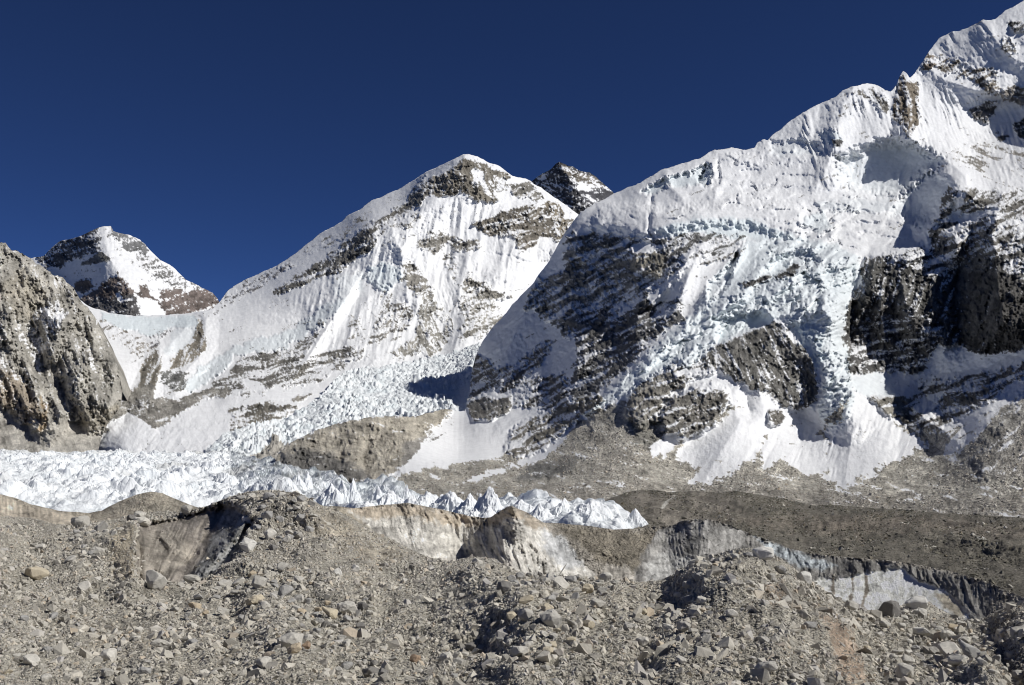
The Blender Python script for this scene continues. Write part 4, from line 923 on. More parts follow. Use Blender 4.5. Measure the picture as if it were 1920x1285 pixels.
# ------------------------------------------------------------------ the near moraine
S = Sheet('boulder_moraine',
    [(-130, 975), (0, 969), (40, 970), (70, 974), (100, 982), (140, 985), (165, 980), (190, 976), (215, 974), (250, 966), (285, 960), (330, 958), (360, 956), (385, 950), (405, 942), (425, 934), (445, 928), (470, 921), (500, 919), (530, 921), (552, 924), (565, 927), (578, 934), (600, 946), (625, 953),
     (650, 966), (680, 984), (710, 1001), (735, 1012), (760, 1026), (790, 1040), (812, 1048), (830, 1052), (845, 1054), (862, 1049), (880, 1045), (905, 1045), (930, 1050), (950, 1062), (975, 1073), (1000, 1080), (1030, 1080), (1060, 1080), (1100, 1084), (1150, 1086), (1200, 1092), (1240, 1088), (1262, 1077), (1285, 1064),
     (1300, 1054), (1330, 1044), (1355, 1036), (1375, 1030), (1410, 1028), (1430, 1032), (1450, 1042), (1470, 1052), (1490, 1066), (1510, 1082), (1535, 1100), (1560, 1115), (1590, 1132), (1620, 1143), (1650, 1146), (1680, 1140), (1700, 1130), (1720, 1122), (1745, 1130), (1760, 1142), (1790, 1155), (1815, 1165), (1840, 1162), (1860, 1152), (1885, 1140), (1905, 1134), (1940, 1130), (2040, 1120)],
    [(-130, 1345), (2040, 1345)], -130, 2040,
    [(0, 970, 150), (140, 985, 140), (285, 960, 150), (470, 921, 128), (565, 927, 124), (680, 984, 122), (790, 1040, 112), (900, 1045, 96), (1000, 1080, 74), (1150, 1087, 64), (1240, 1088, 64), (1380, 1030, 57), (1500, 1075, 60), (1620, 1143, 62), (1720, 1122, 72), (1815, 1165, 62), (1900, 1136, 50),
     (100, 1050, 100), (0, 1080, 82), (230, 1050, 92), (250, 1110, 78), (300, 1110, 80), (360, 1100, 82), (330, 1000, 118), (400, 970, 122), (480, 1000, 104), (440, 1080, 82), (560, 1000, 108), (650, 1040, 100), (600, 1090, 76), (740, 1090, 86), (700, 1130, 66), (850, 1100, 68), (560, 1130, 66), (430, 1130, 70), (300, 1160, 63),
     (100, 1150, 64), (0, 1200, 48), (200, 1220, 48), (400, 1220, 46), (550, 1200, 44), (720, 1200, 50), (850, 1180, 49), (900, 1230, 41), (960, 1130, 50), (960, 1200, 40.5), (1050, 1130, 50), (1100, 1200, 40), (1200, 1150, 49), (1240, 1130, 53), (1300, 1100, 50), (1400, 1090, 47), (1400, 1180, 38), (1500, 1150, 44), (1560, 1200, 40), (1640, 1200, 46),
     (1720, 1180, 54), (1780, 1230, 42), (1850, 1220, 38), (1920, 1200, 35.5), (0, 1300, 33), (300, 1300, 33), (600, 1300, 32), (900, 1300, 31), (1200, 1300, 29), (1500, 1300, 28), (1800, 1300, 28), (1930, 1300, 26)],
    1.7, 1.7, 191, snow=-2, col=(.43, .4, .335), rough=1.6)
S.grav[:] = 1
PIT = [(256, 1008), (262, 990), (285, 982), (320, 976), (350, 966), (385, 955), (410, 948), (440, 952), (462, 965), (474, 985), (470, 1005), (450, 1035), (432, 1058), (410, 1078), (385, 1092), (350, 1098), (320, 1104), (285, 1106), (258, 1104), (252, 1060)]
S.ridge([(250, 960), (252, 1000), (250, 1060), (246, 1110)], 5, 40)
S.zone(PIT, 8, 3, dep=-7)
S.zone(PIT, 3, 3, det=.3, grav=0, col=(.29, .26, .225), streak=(-.55, 1, 7, .5))
S.zone([(420, 955), (470, 975), (468, 1005), (400, 1085), (340, 1100), (380, 1050)], 6, 5, col=(.26, .26, .255), streak=(-.62, 1, 6, .8))
S.zone([(256, 1010), (300, 990), (340, 1000), (360, 1040), (310, 1095), (262, 1100)], 6, 5, col=(.36, .325, .275))
S.ridge([(300, 985), (330, 1010), (345, 1040), (320, 1100)], 3, 26)
S.ridge([(420, 960), (385, 1010), (345, 1060)], -5, 26)
S.ridge([(450, 985), (410, 1030), (370, 1080)], 2.5, 16)
S.ridge([(258, 985), (262, 1040), (262, 1100)], -4, 10)
S.flutes(S.mask(PIT, 4, 2), -.6, 1, 15, 1.3)
S.flutes(S.mask(PIT, 4, 2), -.6, 1, 6, .35)
S.ridge([(470, 965), (440, 1010), (395, 1060), (370, 1095)], 3.5, 14)
S.ridge([(300, 1005), (322, 1030), (300, 1070)], 2.5, 12)
S.ridge([(562, 930), (600, 1000), (560, 1060), (500, 1100)], 3, 60)
S.ridge([(940, 1075), (985, 1110), (1000, 1160), (990, 1230), (960, 1285)], 1.9, 80)
S.ridge([(940, 1090), (915, 1130), (900, 1190), (890, 1270)], -.8, 60)
S.ridge([(1400, 1032), (1340, 1080), (1300, 1150), (1270, 1230)], 1.7, 85)
S.ridge([(1240, 1110), (1230, 1180), (1190, 1260)], -1.2, 50)
S.ridge([(1560, 1130), (1620, 1200), (1660, 1290)], -1.6, 50)
S.ridge([(1740, 1130), (1780, 1200), (1850, 1290)], 2.4, 60)
S.ridge([(1850, 1165), (1870, 1230), (1900, 1290)], -3.0, 40)
S.ridge([(540, 1110), (640, 1130), (700, 1160)], 1.6, 30)
S.ridge([(700, 1100), (640, 1180), (620, 1290)], -1.4, 60)
S.ridge([(250, 1150), (400, 1170), (560, 1180)], .9, 40)
BRN = (.38, .335, .265)
S.zone([(600, 955), (700, 1010), (780, 1050), (760, 1080), (690, 1070), (640, 1040), (590, 1000)], 14, 10, col=(.47, .42, .335))
S.zone([(212, 985), (248, 985), (254, 1090), (225, 1100), (200, 1060)], 8, 6, col=(.47, .41, .31))
S.zone([(150, 1180), (260, 1190), (300, 1230), (200, 1240)], 16, 12, col=BRN)
S.zone([(430, 940), (560, 925), (570, 960), (500, 980), (460, 960)], 10, 8, col=(.27, .25, .215))
S.zone([(930, 1070), (970, 1060), (1010, 1080), (1020, 1100), (950, 1090)], 8, 6, col=(.45, .41, .33))
S.zone([(1540, 1170), (1590, 1190), (1620, 1250), (1630, 1300), (1570, 1290), (1560, 1220)], 8, 6, col=(.42, .33, .25), grav=.5)
S.zone([(1420, 1100), (1470, 1110), (1500, 1150), (1450, 1150)], 10, 8, col=(.33, .27, .21))
S.zone([(1850, 1140), (1940, 1130), (1940, 1310), (1880, 1290), (1850, 1220)], 8, 8, col=(.2, .18, .155))  # mound at the right end, its shade put into a darker ground colour
S.zone([(1100, 1090), (1200, 1110), (1180, 1150), (1090, 1140)], 12, 8, col=(.47, .435, .37))
S.zone([(760, 1060), (850, 1065), (900, 1100), (860, 1160), (760, 1140), (700, 1110)], 16, 12, col=(.38, .36, .31))
top_ = sstep(0, 45, S.py - S.top[None]) * (1 - .8 * S.mask(PIT, 12, 2))
S.up += top_ * S.D * (.0115 * fbm(S.px / 190 + .3, S.py / 90, 3, 81, ridged=True) + .0050 * fbm(S.px / 70, S.py / 40, 3, 82) + .0011 * fbm(S.px / 22, S.py / 16, 3, 83))
M_GROUND = terrain_material('moraine_gravel', .16, 1.5, rock_var=.4, gravel=True)
S.finish(M_GROUND, 'boulder strewn gravel moraine filling the foreground', rock_amp=14, snow_amp=0, lam=30, back=20, kstrat=0, knz=0)
FG = S
# the hollow between the near moraine and the ice cliffs
hx = np.linspace(-260, 300, 150); hy = np.linspace(20, 330, 90)
HX, HY = np.meshgrid(hx, hy)
HZ = -.2 * np.minimum(HY, 245) - 2.4 + .5 * fbm(HX / 14, HY / 14, 4, 501) - .08 * np.maximum(HY - 245, 0)
hi = np.arange(HX.size).reshape(HX.shape)
hq = np.stack([hi[:-1, :-1], hi[:-1, 1:], hi[1:, 1:], hi[1:, :-1]], -1).reshape(-1, 4)
hc = np.empty((HX.size, 3), f32); hc[:] = (.36, .335, .285)
o = make_mesh('moraine_ground', np.stack([HX, HY, HZ], -1).reshape(-1, 3), hq, [], M_GROUND, {'snow': np.zeros(HX.size), 'ice': np.zeros(HX.size), 'grav': np.ones(HX.size)}, hc)
o['kind'] = 'structure'; o['label'] = 'gravel hollow between the near moraine and the ice cliffs'
PITM = S.mask(PIT, 3, 3)

# ------------------------------------------------------------------ glacier of ice pinnacles
M_ICE = terrain_material('white_glacier_ice', 2.0, .5, snow_bump=.6)
def build_glacier():
    nx = int(640 * Q); ny = int(500 * Q)
    xs = np.linspace(-30, 1262, nx)
    near = np.interp(xs, [-30, 200, 400, 600, 700, 900, 1000, 1100, 1262], [760, 760, 740, 600, 540, 440, 400, 380, 372])
    far = np.interp(xs, [-30, 200, 430, 470, 520, 600, 700, 800, 900, 1000, 1080, 1150, 1200, 1262], [2420, 2400, 2330, 2080, 1740, 1330, 1060, 850, 720, 620, 560, 500, 460, 420])
    t = np.linspace(0, 1, ny)[:, None]
    D = near[None] * (far / near)[None] ** t
    PX = np.broadcast_to(xs[None], D.shape)
    gz = lambda DD: np.interp(DD, [350, 450, 600, 800, 1100, 1500, 2400], [-44, -48, -60, -71, -77, -78, -79])
    Z = gz(D)
    X = D * (PX - 960) / F_PX / (CP + 0.012)
    Y = D
    cov = sstep(0, .12, t) * (1 - sstep(.93, 1, t)) * (1 - sstep(1150, 1235, PX + 16 * noise(PX / 30, t * 9 + 0 * PX, 31)))
    # pinnacles: ridged pyramids in crossing rows
    xr = X * .94 + Y * .34; yr = -X * .34 + Y * .94
    wx = 7 * noise(X / 30, Y / 30, 3); wy = 7 * noise(X / 30, Y / 30, 4)
    H = np.zeros(D.shape, f32)
    for cell, amp, sd_ in ((21, 17, 11), (13, 9, 12), (6.5, 3.2, 13)):
        u = (xr + wx + .25 * cell * fbm(X / cell * 1.7, Y / cell * 1.7, 2, sd_)) / cell; v = (yr + wy + .25 * cell * fbm(X / cell * 1.7 + 9, Y / cell * 1.7, 2, sd_)) / (cell * .8)
        ix = np.floor(u).astype(np.int64); iy = np.floor(v).astype(np.int64)
        best = np.zeros(D.shape, f32)
        for a in (-1, 0, 1):
            for b in (-1, 0, 1):
                jx = ix + a; jy = iy + b
                h = _hash(jx, jy, sd_)
                cx = jx + (h & np.uint32(1023)).astype(f32) / 1023; cy = jy + ((h >> np.uint32(10)) & np.uint32(1023)).astype(f32) / 1023
                hh = .35 + .65 * ((h >> np.uint32(20)) & np.uint32(1023)).astype(f32) / 1023
                dx = u - cx; dy = v - cy
                an = hh * 40
                ca, sa = np.cos(an), np.sin(an)
                p = np.maximum(np.abs(dx * ca + dy * sa) * 1.55, np.abs(-dx * sa + dy * ca) * .68)
                p = .6 * p + .4 * np.sqrt(dx * dx + dy * dy)
                cap = .42 + .6 * (((h >> np.uint32(5)) & np.uint32(255)).astype(f32) / 255)
                q_ = np.clip(1 - p, 0, 1) * 1.15
                best = np.maximum(best, hh * (np.minimum(q_, cap) + .12 * np.maximum(q_ - cap, 0)))
        H += amp * best
    swell = fbm(X / 120, Y / 200, 3, 66)
    H *= .38 + .95 * sstep(-.4, .4, fbm(X / 75, Y / 130, 3, 67))
    H += 2.2 * fbm(X / 11, Y / 11, 4, 15, ridged=True) + 5 * swell
    size = np.interp(D, [350, 480, 650, 900, 1300, 2400], [.35, .5, .8, .9, .8, .62])
    Z = Z + cov * H * size - 9 * (1 - cov)
    Z = Z
    col = np.empty(D.shape + (3,), f32); col[:] = (.3, .285, .25)
    dirt = fbm(X / 90, Y / 260, 4, 21) + .6 * noise(X / 18, Y / 18, 22)
    low = 1 - sstep(1.5, 7, H)
    snow = 1.0 - .75 * low * sstep(.0, .5, dirt) - .28 * sstep(.86, 1, t) * sstep(-.3, .4, dirt + .3)
    snow = snow - .45 * sstep(.15, .5, fbm(X / 60, Y / 400, 4, 68)) - .5 * sstep(.9, 1.0, t) * (1 - sstep(300, 520, PX))
    snow = np.clip(snow * sstep(0.0, .03, cov), 0, 1)
    # patch of dark water ice and debris far out
    ice = .18 + .5 * (1 - sstep(1, 8, H)) + .2 * np.clip(noise(X / 40, Y / 60, 9), 0, 1)
    P = np.stack([X, Y + 0 * X, Z], -1).reshape(-1, 3)
    idx = np.arange(nx * ny).reshape(ny, nx)
    q = np.stack([idx[:-1, :-1], idx[:-1, 1:], idx[1:, 1:], idx[1:, :-1]], -1).reshape(-1, 4)
    z0 = np.zeros(nx * ny)
    ob = make_mesh('glacier', P, q, [], M_ICE, {'snow': snow.reshape(-1), 'ice': np.clip(ice, 0, 1).reshape(-1), 'grav': z0}, col.reshape(-1, 3), smooth=False)
    ob['kind'] = 'structure'; ob['label'] = 'white glacier bristling with ice pinnacles across the valley floor'
    return X, Y, Z
build_glacier()

# broad valley floor under everything
xs = np.linspace(-9000, 9000, 120); ys = np.concatenate([np.linspace(-400, 3000, 110), np.linspace(3200, 16000, 40)])
GX, GY = np.meshgrid(xs, ys)
GZ = -112 - 10 * fbm(GX / 600, GY / 600, 4, 55)
dcam = np.sqrt(GX ** 2 + GY ** 2)
GZ = np.where(dcam < 500, -112, GZ)
gi = np.arange(GX.size).reshape(GX.shape)
gq = np.stack([gi[:-1, :-1], gi[:-1, 1:], gi[1:, 1:], gi[1:, :-1]], -1).reshape(-1, 4)
gcol = np.empty((GX.size, 3), f32); gcol[:] = (.28, .265, .235)
o = make_mesh('valley_floor', np.stack([GX, GY, GZ], -1).reshape(-1, 3), gq, [], M_MOR, {'snow': np.zeros(GX.size), 'ice': np.zeros(GX.size), 'grav': np.ones(GX.size)}, gcol)
o['kind'] = 'structure'; o['label'] = 'stony valley floor reaching under the glacier and the mountains'

# ------------------------------------------------------------------ stones
def rock_material():
    m, nt, b = new_mat('boulder_stone')
    tc = nt.nodes.new('ShaderNodeTexCoord').outputs['Object']
    oi = nt.nodes.new('ShaderNodeObjectInfo')
    rnd = oi.outputs['Random']
    ramp = nt.nodes.new('ShaderNodeValToRGB')
    ramp.color_ramp.interpolation = 'LINEAR'
    els = ramp.color_ramp.elements
    els[0].position = 0.0; els[0].color = (.24, .225, .2, 1)
    els[1].position = 1.0; els[1].color = (.6, .565, .49, 1)
    for p, c in ((.12, (.32, .3, .26)), (.22, (.44, .415, .36)), (.5, (.49, .46, .395)), (.7, (.54, .505, .435)), (.8, (.5, .42, .32)), (.86, (.42, .4, .375))):
        e = els.new(p); e.color = (*c, 1)
    nt.links.new(rnd, ramp.inputs[0])
    off = nt.nodes.new('ShaderNodeVectorMath'); off.operation = 'ADD'
    nt.links.new(tc, off.inputs[0])
    cmb = nt.nodes.new('ShaderNodeCombineXYZ'); nt.links.new(math_n(nt, 'MULTIPLY', rnd, 37.0), cmb.inputs[0]); nt.links.new(cmb.outputs[0], off.inputs[1])
    n1 = tex_noise(nt, 2.2, 6, .62, off.outputs[0]); n2 = tex_noise(nt, 9.0, 4, .7, off.outputs[0])
    var = maprange(nt, math_n(nt, 'ADD', math_n(nt, 'MULTIPLY', n1, .6), math_n(nt, 'MULTIPLY', n2, .4)), .3, .7, .78, 1.2)
    vc = nt.nodes.new('ShaderNodeCombineColor')
    for i in range(3): nt.links.new(var, vc.inputs[i])
    nt.links.new(mixc(nt, 1.0, ramp.outputs[0], vc.outputs[0], 'MULTIPLY'), b.inputs['Base Color'])
    b.inputs['Roughness'].default_value = .9; b.inputs['Specular IOR Level'].default_value = .2
    bp = nt.nodes.new('ShaderNodeBump'); bp.inputs['Strength'].default_value = .5; bp.inputs['Distance'].default_value = .06
    nt.links.new(math_n(nt, 'ADD', n1, math_n(nt, 'MULTIPLY', n2, .5)), bp.inputs['Height']); nt.links.new(bp.outputs[0], b.inputs['Normal'])
    return m
M_STONE = rock_material()
def tone_mat(name, c):
    m = M_STONE.copy(); m.name = name
    for n in m.node_tree.nodes:
        if n.type == 'VALTORGB':
            r = n.color_ramp
            while len(r.elements) > 2: r.elements.remove(r.elements[1])
            r.elements[0].color = (*[v * .92 for v in c], 1); r.elements[1].color = (*[v * 1.08 for v in c], 1)
    return m
TONES = {'p': tone_mat('pale_stone', (.53, .505, .45)), 'g': tone_mat('grey_stone', (.36, .35, .33)), 'd': tone_mat('dark_stone', (.2, .19, .175)), 't': tone_mat('tan_stone', (.46, .385, .28)),
         'y': tone_mat('buff_stone', (.5, .44, .33)), 'm': tone_mat('mid_grey_stone', (.43, .41, .365)), 'b': tone_mat('brown_stone', (.3, .22, .155)), 'w': tone_mat('whitish_stone', (.62, .6, .55))}

import bmesh
def stone_mesh(name, seed, npts=16, elong=(1, .8, .65), bev=.07, sub=False):
    """an angular block: hull of a few scattered points, edges worn"""
    rnd = random.Random(seed)
    bm = bmesh.new()
    for _ in range(npts):
        v = Vector((rnd.uniform(-1, 1), rnd.uniform(-1, 1), rnd.uniform(-1, 1)))
        k = max(abs(v.x), abs(v.y), abs(v.z)); l = v.length
        v = v * ((.45 / k + .55 / l))
        bm.verts.new((v.x * elong[0] * .5, v.y * elong[1] * .5, v.z * elong[2] * .5))
    r = bmesh.ops.convex_hull(bm, input=bm.verts)
    bmesh.ops.delete(bm, geom=list({e for e in r['geom_interior'] + r['geom_unused'] if isinstance(e, bmesh.types.BMVert)}), context='VERTS')
    bmesh.ops.dissolve_limit(bm, angle_limit=math.radians(12), verts=bm.verts, edges=bm.edges)
    if bev:
        bmesh.ops.bevel(bm, geom=list(bm.edges) + list(bm.verts), offset=bev * .5, segments=1, affect='EDGES', profile=.6)
    if sub:
        bmesh.ops.triangulate(bm, faces=bm.faces)
        bmesh.ops.subdivide_edges(bm, edges=[e for e in bm.edges if e.calc_length() > .16], cuts=2, use_grid_fill=False)
        bmesh.ops.triangulate(bm, faces=bm.faces)
        co = np.array([v.co for v in bm.verts])
        d = fbm(co[:, 0] * 3 + co[:, 2] * 2.1 + seed, co[:, 1] * 3 - co[:, 2] * 1.3, 3, seed, ridged=True)
        f_, e_ = facet(co[:, 0] * 3.3 + co[:, 2] * 2.5, co[:, 1] * 3.3 + co[:, 2] * 1.7, seed, 1.0)
        bm.normal_update()
        for v, a, b in zip(bm.verts, d, f_):
            v.co += v.normal * (.03 * float(a) + .035 * float(b))
    me = bpy.data.meshes.new(name); bm.to_mesh(me); bm.free()
    if not sub:
        pass
    me.materials.append(M_STONE)
    return me

# small rubble, far too many to count
def land(px, py):
    j, i = FG.sample(px, py)
    return np.stack([FG.X[j, i], FG.Y[j, i], FG.Z[j, i]], -1), FG.n[j, i], FG.D[j, i], j, i

def rubble(name, label, n, size_lo, size_hi, alpha, seed, dens_pow=0.0, n_mesh=10, FG=None, mask=None, shapes=None):
    rng = np.random.default_rng(seed)
    near = FG is None
    if near: FG = globals()['FG']
    # pick by true ground area so near and far ground carry the same stones
    dX = np.gradient(np.stack([FG.X, FG.Y, FG.Z], -1), axis=1); dY = np.gradient(np.stack([FG.X, FG.Y, FG.Z], -1), axis=0)
    A = np.linalg.norm(np.cross(dX, dY), axis=-1)
    A = np.nan_to_num(A, nan=0.0, posinf=0.0); A[~np.isfinite(FG.X)] = 0; valid = (FG.rows > FG.r0[None]) & (FG.rows < FG.r1[None]); A = np.minimum(A, np.median(A[valid]) * 12)
    pat = .12 + 1.7 * sstep(-.3, .4, fbm(FG.px / 75, FG.py / 40, 4, seed + 1)) 
    W = A * valid * pat * ((1 - .985 * PITM) if near else mask) * (1.0 / FG.D) ** dens_pow
    fine = 0 if not near else FG.mask([(600, 955), (700, 1010), (780, 1050), (740, 1075), (690, 1060), (620, 1020)], 12, 10) * .55 + FG.mask([(212, 985), (250, 985), (254, 1095), (225, 1100), (205, 1060)], 8, 6) * .8 + FG.mask([(1545, 1170), (1600, 1190), (1625, 1250), (1630, 1300), (1580, 1290)], 8, 6) * .8
    W = (W * (1 - np.clip(fine, 0, .95) * (.5 if size_hi < .3 else 1))).ravel()
    W = np.nan_to_num(W, nan=0.0, posinf=0.0, neginf=0.0)
    c = np.cumsum(W); c /= c[-1]
    k = np.searchsorted(c, rng.random(n))
    j, i = np.unravel_index(k, FG.px.shape)
    P = np.stack([FG.X[j, i], FG.Y[j, i], FG.Z[j, i]], -1)
    # scatter inside the cell
    jj = np.clip(j + 1, 0, FG.ny - 1); ii = np.clip(i + 1, 0, FG.nx - 1)
    e1 = np.stack([FG.X[j, ii] - FG.X[j, i], FG.Y[j, ii] - FG.Y[j, i], FG.Z[j, ii] - FG.Z[j, i]], -1)
    e2 = np.stack([FG.X[jj, i] - FG.X[j, i], FG.Y[jj, i] - FG.Y[j, i], FG.Z[jj, i] - FG.Z[j, i]], -1)
    big = np.linalg.norm(e2, axis=1) > 6; e2[big] = 0
    P = P + e1 * (rng.random((n, 1)) - .5) + e2 * (rng.random((n, 1)) - .5)
    u = rng.random(n)
    size = (size_lo ** -alpha + u * (size_hi ** -alpha - size_lo ** -alpha)) ** (-1 / alpha)
    nn = FG.n[j, i]
    P = P + nn * (size * np.where(u > .5, -.02, .1))[:, None]
    me = bpy.data.meshes.new(name)
    me.vertices.add(n); me.vertices.foreach_set('co', P.astype(f32).ravel())
    for an, ty, val in (('scl', 'FLOAT_VECTOR', (size[:, None] * rng.uniform(.7, 1.25, (n, 3)) * np.array([1, 1, .85]))), ('rot', 'FLOAT_VECTOR', rng.uniform(0, 6.28, (n, 3)) * np.array([.22, .22, 1])), ):
        a = me.attributes.new(an, ty, 'POINT'); a.data.foreach_set('vector', val.astype(f32).ravel())
    a = me.attributes.new('kindx', 'INT', 'POINT'); a.data.foreach_set('value', rng.integers(0, n_mesh, n).astype(np.int32))
    ob = bpy.data.objects.new(name, me); COL.objects.link(ob)
    src = bpy.data.collections.new(name + '_shapes')
    for k in range(n_mesh):
        mo = bpy.data.objects.new('stone_shape', (shapes or STONES)[k]); src.objects.link(mo)
    ng = bpy.data.node_groups.new(name + '_scatter', 'GeometryNodeTree')
    ng.interface.new_socket('Geometry', in_out='INPUT', socket_type='NodeSocketGeometry'); ng.interface.new_socket('Geometry', in_out='OUTPUT', socket_type='NodeSocketGeometry')
    gi_ = ng.nodes.new('NodeGroupInput'); go = ng.nodes.new('NodeGroupOutput')
    ci = ng.nodes.new('GeometryNodeCollectionInfo'); ci.inputs['Collection'].default_value = src; ci.inputs['Separate Children'].default_value = True; ci.inputs['Reset Children'].default_value = True
    ip = ng.nodes.new('GeometryNodeInstanceOnPoints'); ip.inputs['Pick Instance'].default_value = True
    def attr(nm, ty):
        n_ = ng.nodes.new('GeometryNodeInputNamedAttribute'); n_.data_type = ty; n_.inputs['Name'].default_value = nm; return n_.outputs['Attribute']
    e2r = ng.nodes.new('FunctionNodeEulerToRotation')
    ng.links.new(attr('rot', 'FLOAT_VECTOR'), e2r.inputs[0])
    ng.links.new(e2r.outputs[0], ip.inputs['Rotation']); ng.links.new(attr('scl', 'FLOAT_VECTOR'), ip.inputs['Scale']); ng.links.new(attr('kindx', 'INT'), ip.inputs['Instance Index'])
    ng.links.new(gi_.outputs[0], ip.inputs['Points']); ng.links.new(ci.outputs[0], ip.inputs['Instance']); ng.links.new(ip.outputs[0], go.inputs[0])
    md = ob.modifiers.new('scatter', 'NODES'); md.node_group = ng
    ob['kind'] = 'stuff'; ob['label'] = label
    return ob

rr = random.Random(4)
STONES = [stone_mesh('rubble_stone', 50 + k, rr.choice((10, 12, 14)), (1, rr.uniform(.6, .95), rr.uniform(.45, .8)), 0) for k in range(14)]
rubble('stone_rubble', 'small angular stones lying all over the near moraine', 95000, .09, .42, 2.4, 5, n_mesh=14)
rubble('coarse_rubble', 'knee high broken rocks scattered over the near moraine', 8500, .26, 1.0, 2.2, 6, n_mesh=14)
rubble('gravel', 'fine gravel between the stones of the near moraine', 150000, .04, .12, 1.6, 7, dens_pow=1.3, n_mesh=14)
M_DARKSTONE = M_STONE.copy(); M_DARKSTONE.name = 'brown_debris_stone'
for n_ in M_DARKSTONE.node_tree.nodes:
    if n_.type == 'VALTORGB':
        for e_ in n_.color_ramp.elements:
            if e_.position < .9: e_.color = tuple(v * .42 for v in e_.color[:2]) + (e_.color[2] * .38, 1)
DARK_STONES = []
for me_ in STONES:
    m2 = me_.copy(); m2.name = 'debris_stone'; m2.materials[0] = M_DARKSTONE; DARK_STONES.append(m2)
rubble('moraine_debris', 'small blocks strewn over the dark brown moraine ridge', 22000, .35, 2.6, 2.3, 8, n_mesh=14, shapes=DARK_STONES, FG=DM, mask=np.ones(DM.px.shape, f32))
rubble('talus_blocks', 'loose blocks on the talus under the great mountain', 42000, 1.0, 6.5, 2.6, 9, n_mesh=14, FG=GM, mask=(GM.grav > .6) * (GM.snowm < .5) * (GM.py > 800) * (1 - .6 * (GM.snowm > .2)))

# ------------------------------------------------------------------ boulders that can be told apart
BM = [stone_mesh('boulder', 200 + k, (18, 22, 14, 26, 16, 20)[k % 6], ((1, .85, .75), (1, .7, .45), (1, .8, .9), (1, .9, .6), (1, .6, .5), (1, .95, .85))[k % 6], .05, True) for k in range(12)]
for me in BM:
    for poly in me.polygons: poly.use_smooth = False
BOULDERS = []
def boulder(px, py, w, tone, label, group=None, k=None, rnd=random.Random(9), flat=None):
    P, nrm, D, j, i = land(np.array([float(px)]), np.array([float(py + .32 * w)]))
    size = w * float(D[0]) / F_PX * 1.12
    o = bpy.data.objects.new('boulder', BM[rnd.randrange(12) if k is None else k])
    COL.objects.link(o)
    o.material_slots[0].link = 'OBJECT'; o.material_slots[0].material = TONES[tone]
    o.scale = (size, size * rnd.uniform(.85, 1.1), size * rnd.uniform(.8, 1.05) * (.6 if flat else 1))
    o.rotation_euler = (rnd.uniform(-.3, .3), rnd.uniform(-.3, .3), rnd.uniform(0, 6.28) if k is None else rnd.uniform(-.4, .4))
    o.location = Vector(P[0]) + Vector((0, 0, size * .24))
    o['category'] = 'boulder'; o['label'] = label
    if group: o['group'] = group
    return o
G = 'boulders on the near moraine'
